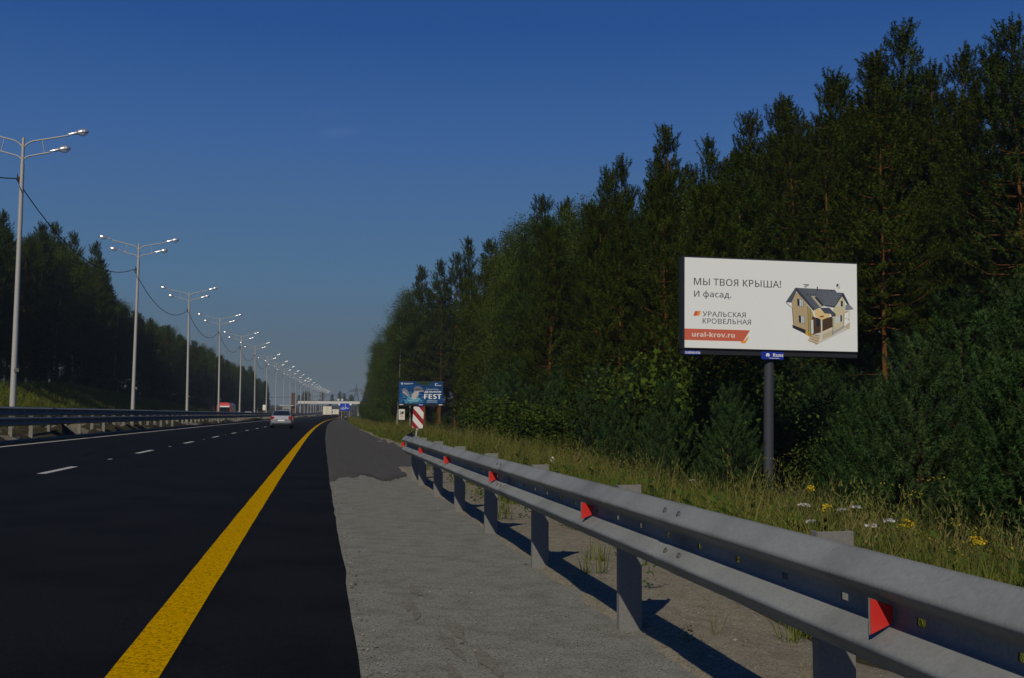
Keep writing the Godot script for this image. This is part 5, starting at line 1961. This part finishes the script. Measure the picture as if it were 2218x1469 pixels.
func car(called: String, label: String, paint: Material, group := "") -> Node3D:
	# rear toward +z, so that a car driving away from the camera needs no turning
	var o := thing(called, label, "car", Vector3.ZERO, group)
	var b := MB.new()
	b.loft([ring_of(2.1, 0.38, 0.72, 0.62, 0.62), ring_of(2.04, 0.3, 0.98, 0.76, 0.72), ring_of(1.95, 0.24, 1.02, 0.81, 0.76), ring_of(1.4, 0.2, 1.02, 0.84, 0.79), ring_of(0.6, 0.2, 0.96, 0.85, 0.82), ring_of(-0.8, 0.2, 0.94, 0.85, 0.82), ring_of(-1.6, 0.22, 0.86, 0.82, 0.78), ring_of(-2.0, 0.28, 0.76, 0.76, 0.7), ring_of(-2.12, 0.4, 0.62, 0.6, 0.58)])
	part("body", b.mesh(), paint, o)
	var gh := MB.new()
	var lo := PackedVector3Array([Vector3(-0.76, 0.95, 1.5), Vector3(-0.78, 0.93, 0.4), Vector3(-0.76, 0.9, -1.15), Vector3(0.76, 0.9, -1.15), Vector3(0.78, 0.93, 0.4), Vector3(0.76, 0.95, 1.5)])
	var hi := PackedVector3Array([Vector3(-0.56, 1.38, 0.85), Vector3(-0.6, 1.41, 0.2), Vector3(-0.56, 1.38, -0.4), Vector3(0.56, 1.38, -0.4), Vector3(0.6, 1.41, 0.2), Vector3(0.56, 1.38, 0.85)])
	gh.hull(lo, hi)
	part("windows", gh.mesh(), M.glass, o)
	var rf := MB.new()
	var hi2 := PackedVector3Array()
	for p in hi: hi2.append(p * Vector3(0.93, 1, 0.93) + Vector3(0, 0.045, 0))
	rf.hull(hi, hi2)
	part("roof", rf.mesh(), paint, o)
	for sx in [-1, 1]:
		for q in [[0.85, 1.5], [-0.4, -1.15]]:
			var pl := MB.new()
			pl.tube([Vector3(sx * 0.765, 0.94, q[1]), Vector3(sx * 0.575, 1.39, q[0])], [0.035, 0.03], 6)
			part("pillar", pl.mesh(), paint, o)
		var tl := MB.new()
		tl.cbox(Vector3(sx * 0.68, 0.82, 2.0), Vector3(0.26, 0.25, 0.2), 0.03)
		part("tail_light", tl.mesh(), M.tail, o)
		var hd := MB.new()
		hd.cbox(Vector3(sx * 0.6, 0.66, -2.02), Vector3(0.26, 0.13, 0.14), 0.03)
		part("headlight", hd.mesh(), M.head, o)
		var mr := MB.new()
		mr.cbox(Vector3(sx * 0.93, 1.0, -0.6), Vector3(0.2, 0.13, 0.09), 0.03)
		part("mirror", mr.mesh(), M.dark_paint, o)
		for z in [1.28, -1.3]:
			wheel(0.31, 0.2, o, Vector3(sx * 0.76, 0.31, z))
	var bm := MB.new()
	bm.cbox(Vector3(0, 0.48, 2.06), Vector3(1.6, 0.2, 0.16), 0.05)
	part("bumper", bm.mesh(), paint, o)
	var dif := MB.new()
	dif.cbox(Vector3(0, 0.3, 2.0), Vector3(1.5, 0.18, 0.16), 0.03)
	part("diffuser", dif.mesh(), M.dark_paint, o)
	var np := MB.new()
	np.cbox(Vector3(0, 0.62, 2.125), Vector3(0.52, 0.115, 0.02), 0.004)
	part("number_plate", np.mesh(), M.white_print, o)
	var lid := MB.new()
	lid.cbox(Vector3(0, 0.78, 2.06), Vector3(1.05, 0.1, 0.04), 0.012)
	part("boot_trim", lid.mesh(), M.silver, o)
	return o

func lorry(label: String, boxh: float, at_: Vector3) -> Node3D:
	var o := thing("lorry", label, "lorry", at_)
	var bx := MB.new()
	bx.cbox(Vector3(0, 1.0 + boxh / 2, 0.6), Vector3(2.25, boxh, 4.6), 0.03)
	part("cargo_box", bx.mesh(), M.truck_white, o)
	for sx in [-1, 1]:
		var dr := MB.new()
		dr.cbox(Vector3(sx * 0.555, 1.0 + boxh / 2, 2.915), Vector3(1.05, boxh - 0.12, 0.03), 0.01)
		var dd := part("rear_door", dr.mesh(), M.truck_white, o)
		var hb := MB.new()
		hb.tube([Vector3(sx * 0.16, 1.2, 2.95), Vector3(sx * 0.16, boxh + 0.7, 2.95)], [0.018, 0.018], 6)
		part("lock_bar", hb.mesh(), M.steel_dark, dd)
		var tl := MB.new()
		tl.cbox(Vector3(sx * 0.9, 0.7, 2.82), Vector3(0.3, 0.14, 0.06), 0.02)
		part("tail_light", tl.mesh(), M.tail, o)
		for z in [1.6, -2.7]:
			wheel(0.42, 0.36 if z > 0 else 0.26, o, Vector3(sx * 0.86, 0.42, z))
		var mr := MB.new()
		mr.cbox(Vector3(sx * 1.2, 1.75, -2.5), Vector3(0.18, 0.4, 0.1), 0.03)
		part("mirror", mr.mesh(), M.dark_paint, o)
	var ch := MB.new()
	ch.cbox(Vector3(0, 0.8, 0.2), Vector3(1.0, 0.3, 5.2), 0.03)
	ch.cbox(Vector3(0, 0.62, 2.75), Vector3(2.0, 0.16, 0.12), 0.03)
	part("chassis", ch.mesh(), M.dark_paint, o)
	var cb := MB.new()
	cb.cbox(Vector3(0, 1.45, -2.7), Vector3(2.0, 1.8, 1.7), 0.15)
	part("cab", cb.mesh(), M.truck_white, o)
	return o

func vehicles() -> void:
	var sedan := car("sedan", "silver sedan driving away in the lane beside the white dashes", M.silver)
	sedan.position = foot(89.5, -3.32) + Vector3(0, 0, 0)
	var t1 := lorry("white box lorry driving away, the one with both rear doors in view", 2.15, foot(288.0, -2.45))
	t1.rotation.y = -0.034
	var t2 := lorry("white box lorry ahead of another lorry near the blue road sign", 1.7, foot(372.0, -1.9))
	t2.rotation.y = -0.034
	# red coach on the far carriageway, coming
	var o := thing("coach", "red coach with dark windscreen on the far carriageway", "bus", foot(208.0, -19.9))
	o.rotation.y = -0.02
	var b := MB.new()
	b.cbox(Vector3(0, 0.85, -5.5), Vector3(2.5, 1.15, 11.0), 0.12)
	part("lower_body", b.mesh(), M.red_car, o)
	var gl := MB.new()
	gl.cbox(Vector3(0, 1.95, -5.5), Vector3(2.42, 1.2, 10.9), 0.1)
	part("windows", gl.mesh(), M.glass, o)
	var rf := MB.new()
	rf.loft([[Vector3(-1.25, 2.5, 0.0), Vector3(-0.8, 3.15, -0.3), Vector3(0.8, 3.15, -0.3), Vector3(1.25, 2.5, 0.0)], [Vector3(-1.25, 2.5, -11.0), Vector3(-0.8, 3.15, -10.8), Vector3(0.8, 3.15, -10.8), Vector3(1.25, 2.5, -11.0)]])
	part("roof", rf.mesh(), M.red_car, o)
	for x in [-1.2, 1.2]:
		var pl := MB.new()
		pl.cbox(Vector3(x, 1.95, -0.05), Vector3(0.14, 1.2, 0.18), 0.03)
		part("pillar", pl.mesh(), M.red_car, o)
		var hd := MB.new()
		hd.cbox(Vector3(x * 0.75, 0.75, 0.0), Vector3(0.4, 0.2, 0.1), 0.03)
		part("headlight", hd.mesh(), M.head, o)
		for z in [-2.2, -8.4]:
			wheel(0.48, 0.3, o, Vector3(x * 0.92, 0.48, z))
	var bar := MB.new()
	bar.cbox(Vector3(0, 2.42, 0.03), Vector3(2.1, 0.26, 0.05), 0.02)
	part("destination_panel", bar.mesh(), M.white_print, o)
	# other cars, coming on the far side
	var list := [["white car following the red coach on the far carriageway", M.white_car, 226.0, -17.0], ["dark car coming on the far carriageway past the narrow white sign", M.dark_car, 322.0, -16.2], ["blue car on the far carriageway by the footbridge", M.blue_car, 402.0, -16.0], ["white car on the far carriageway by the footbridge", M.white_car, 372.0, -19.4], ["second dark car on the far carriageway, close to the footbridge columns", M.dark_car, 430.0, -16.4]]
	for e in list:
		var cr := car("oncoming_car", e[0], e[1], "cars coming on the far carriageway")
		cr.position = foot(e[2], e[3])
		cr.rotation.y = PI - 0.03
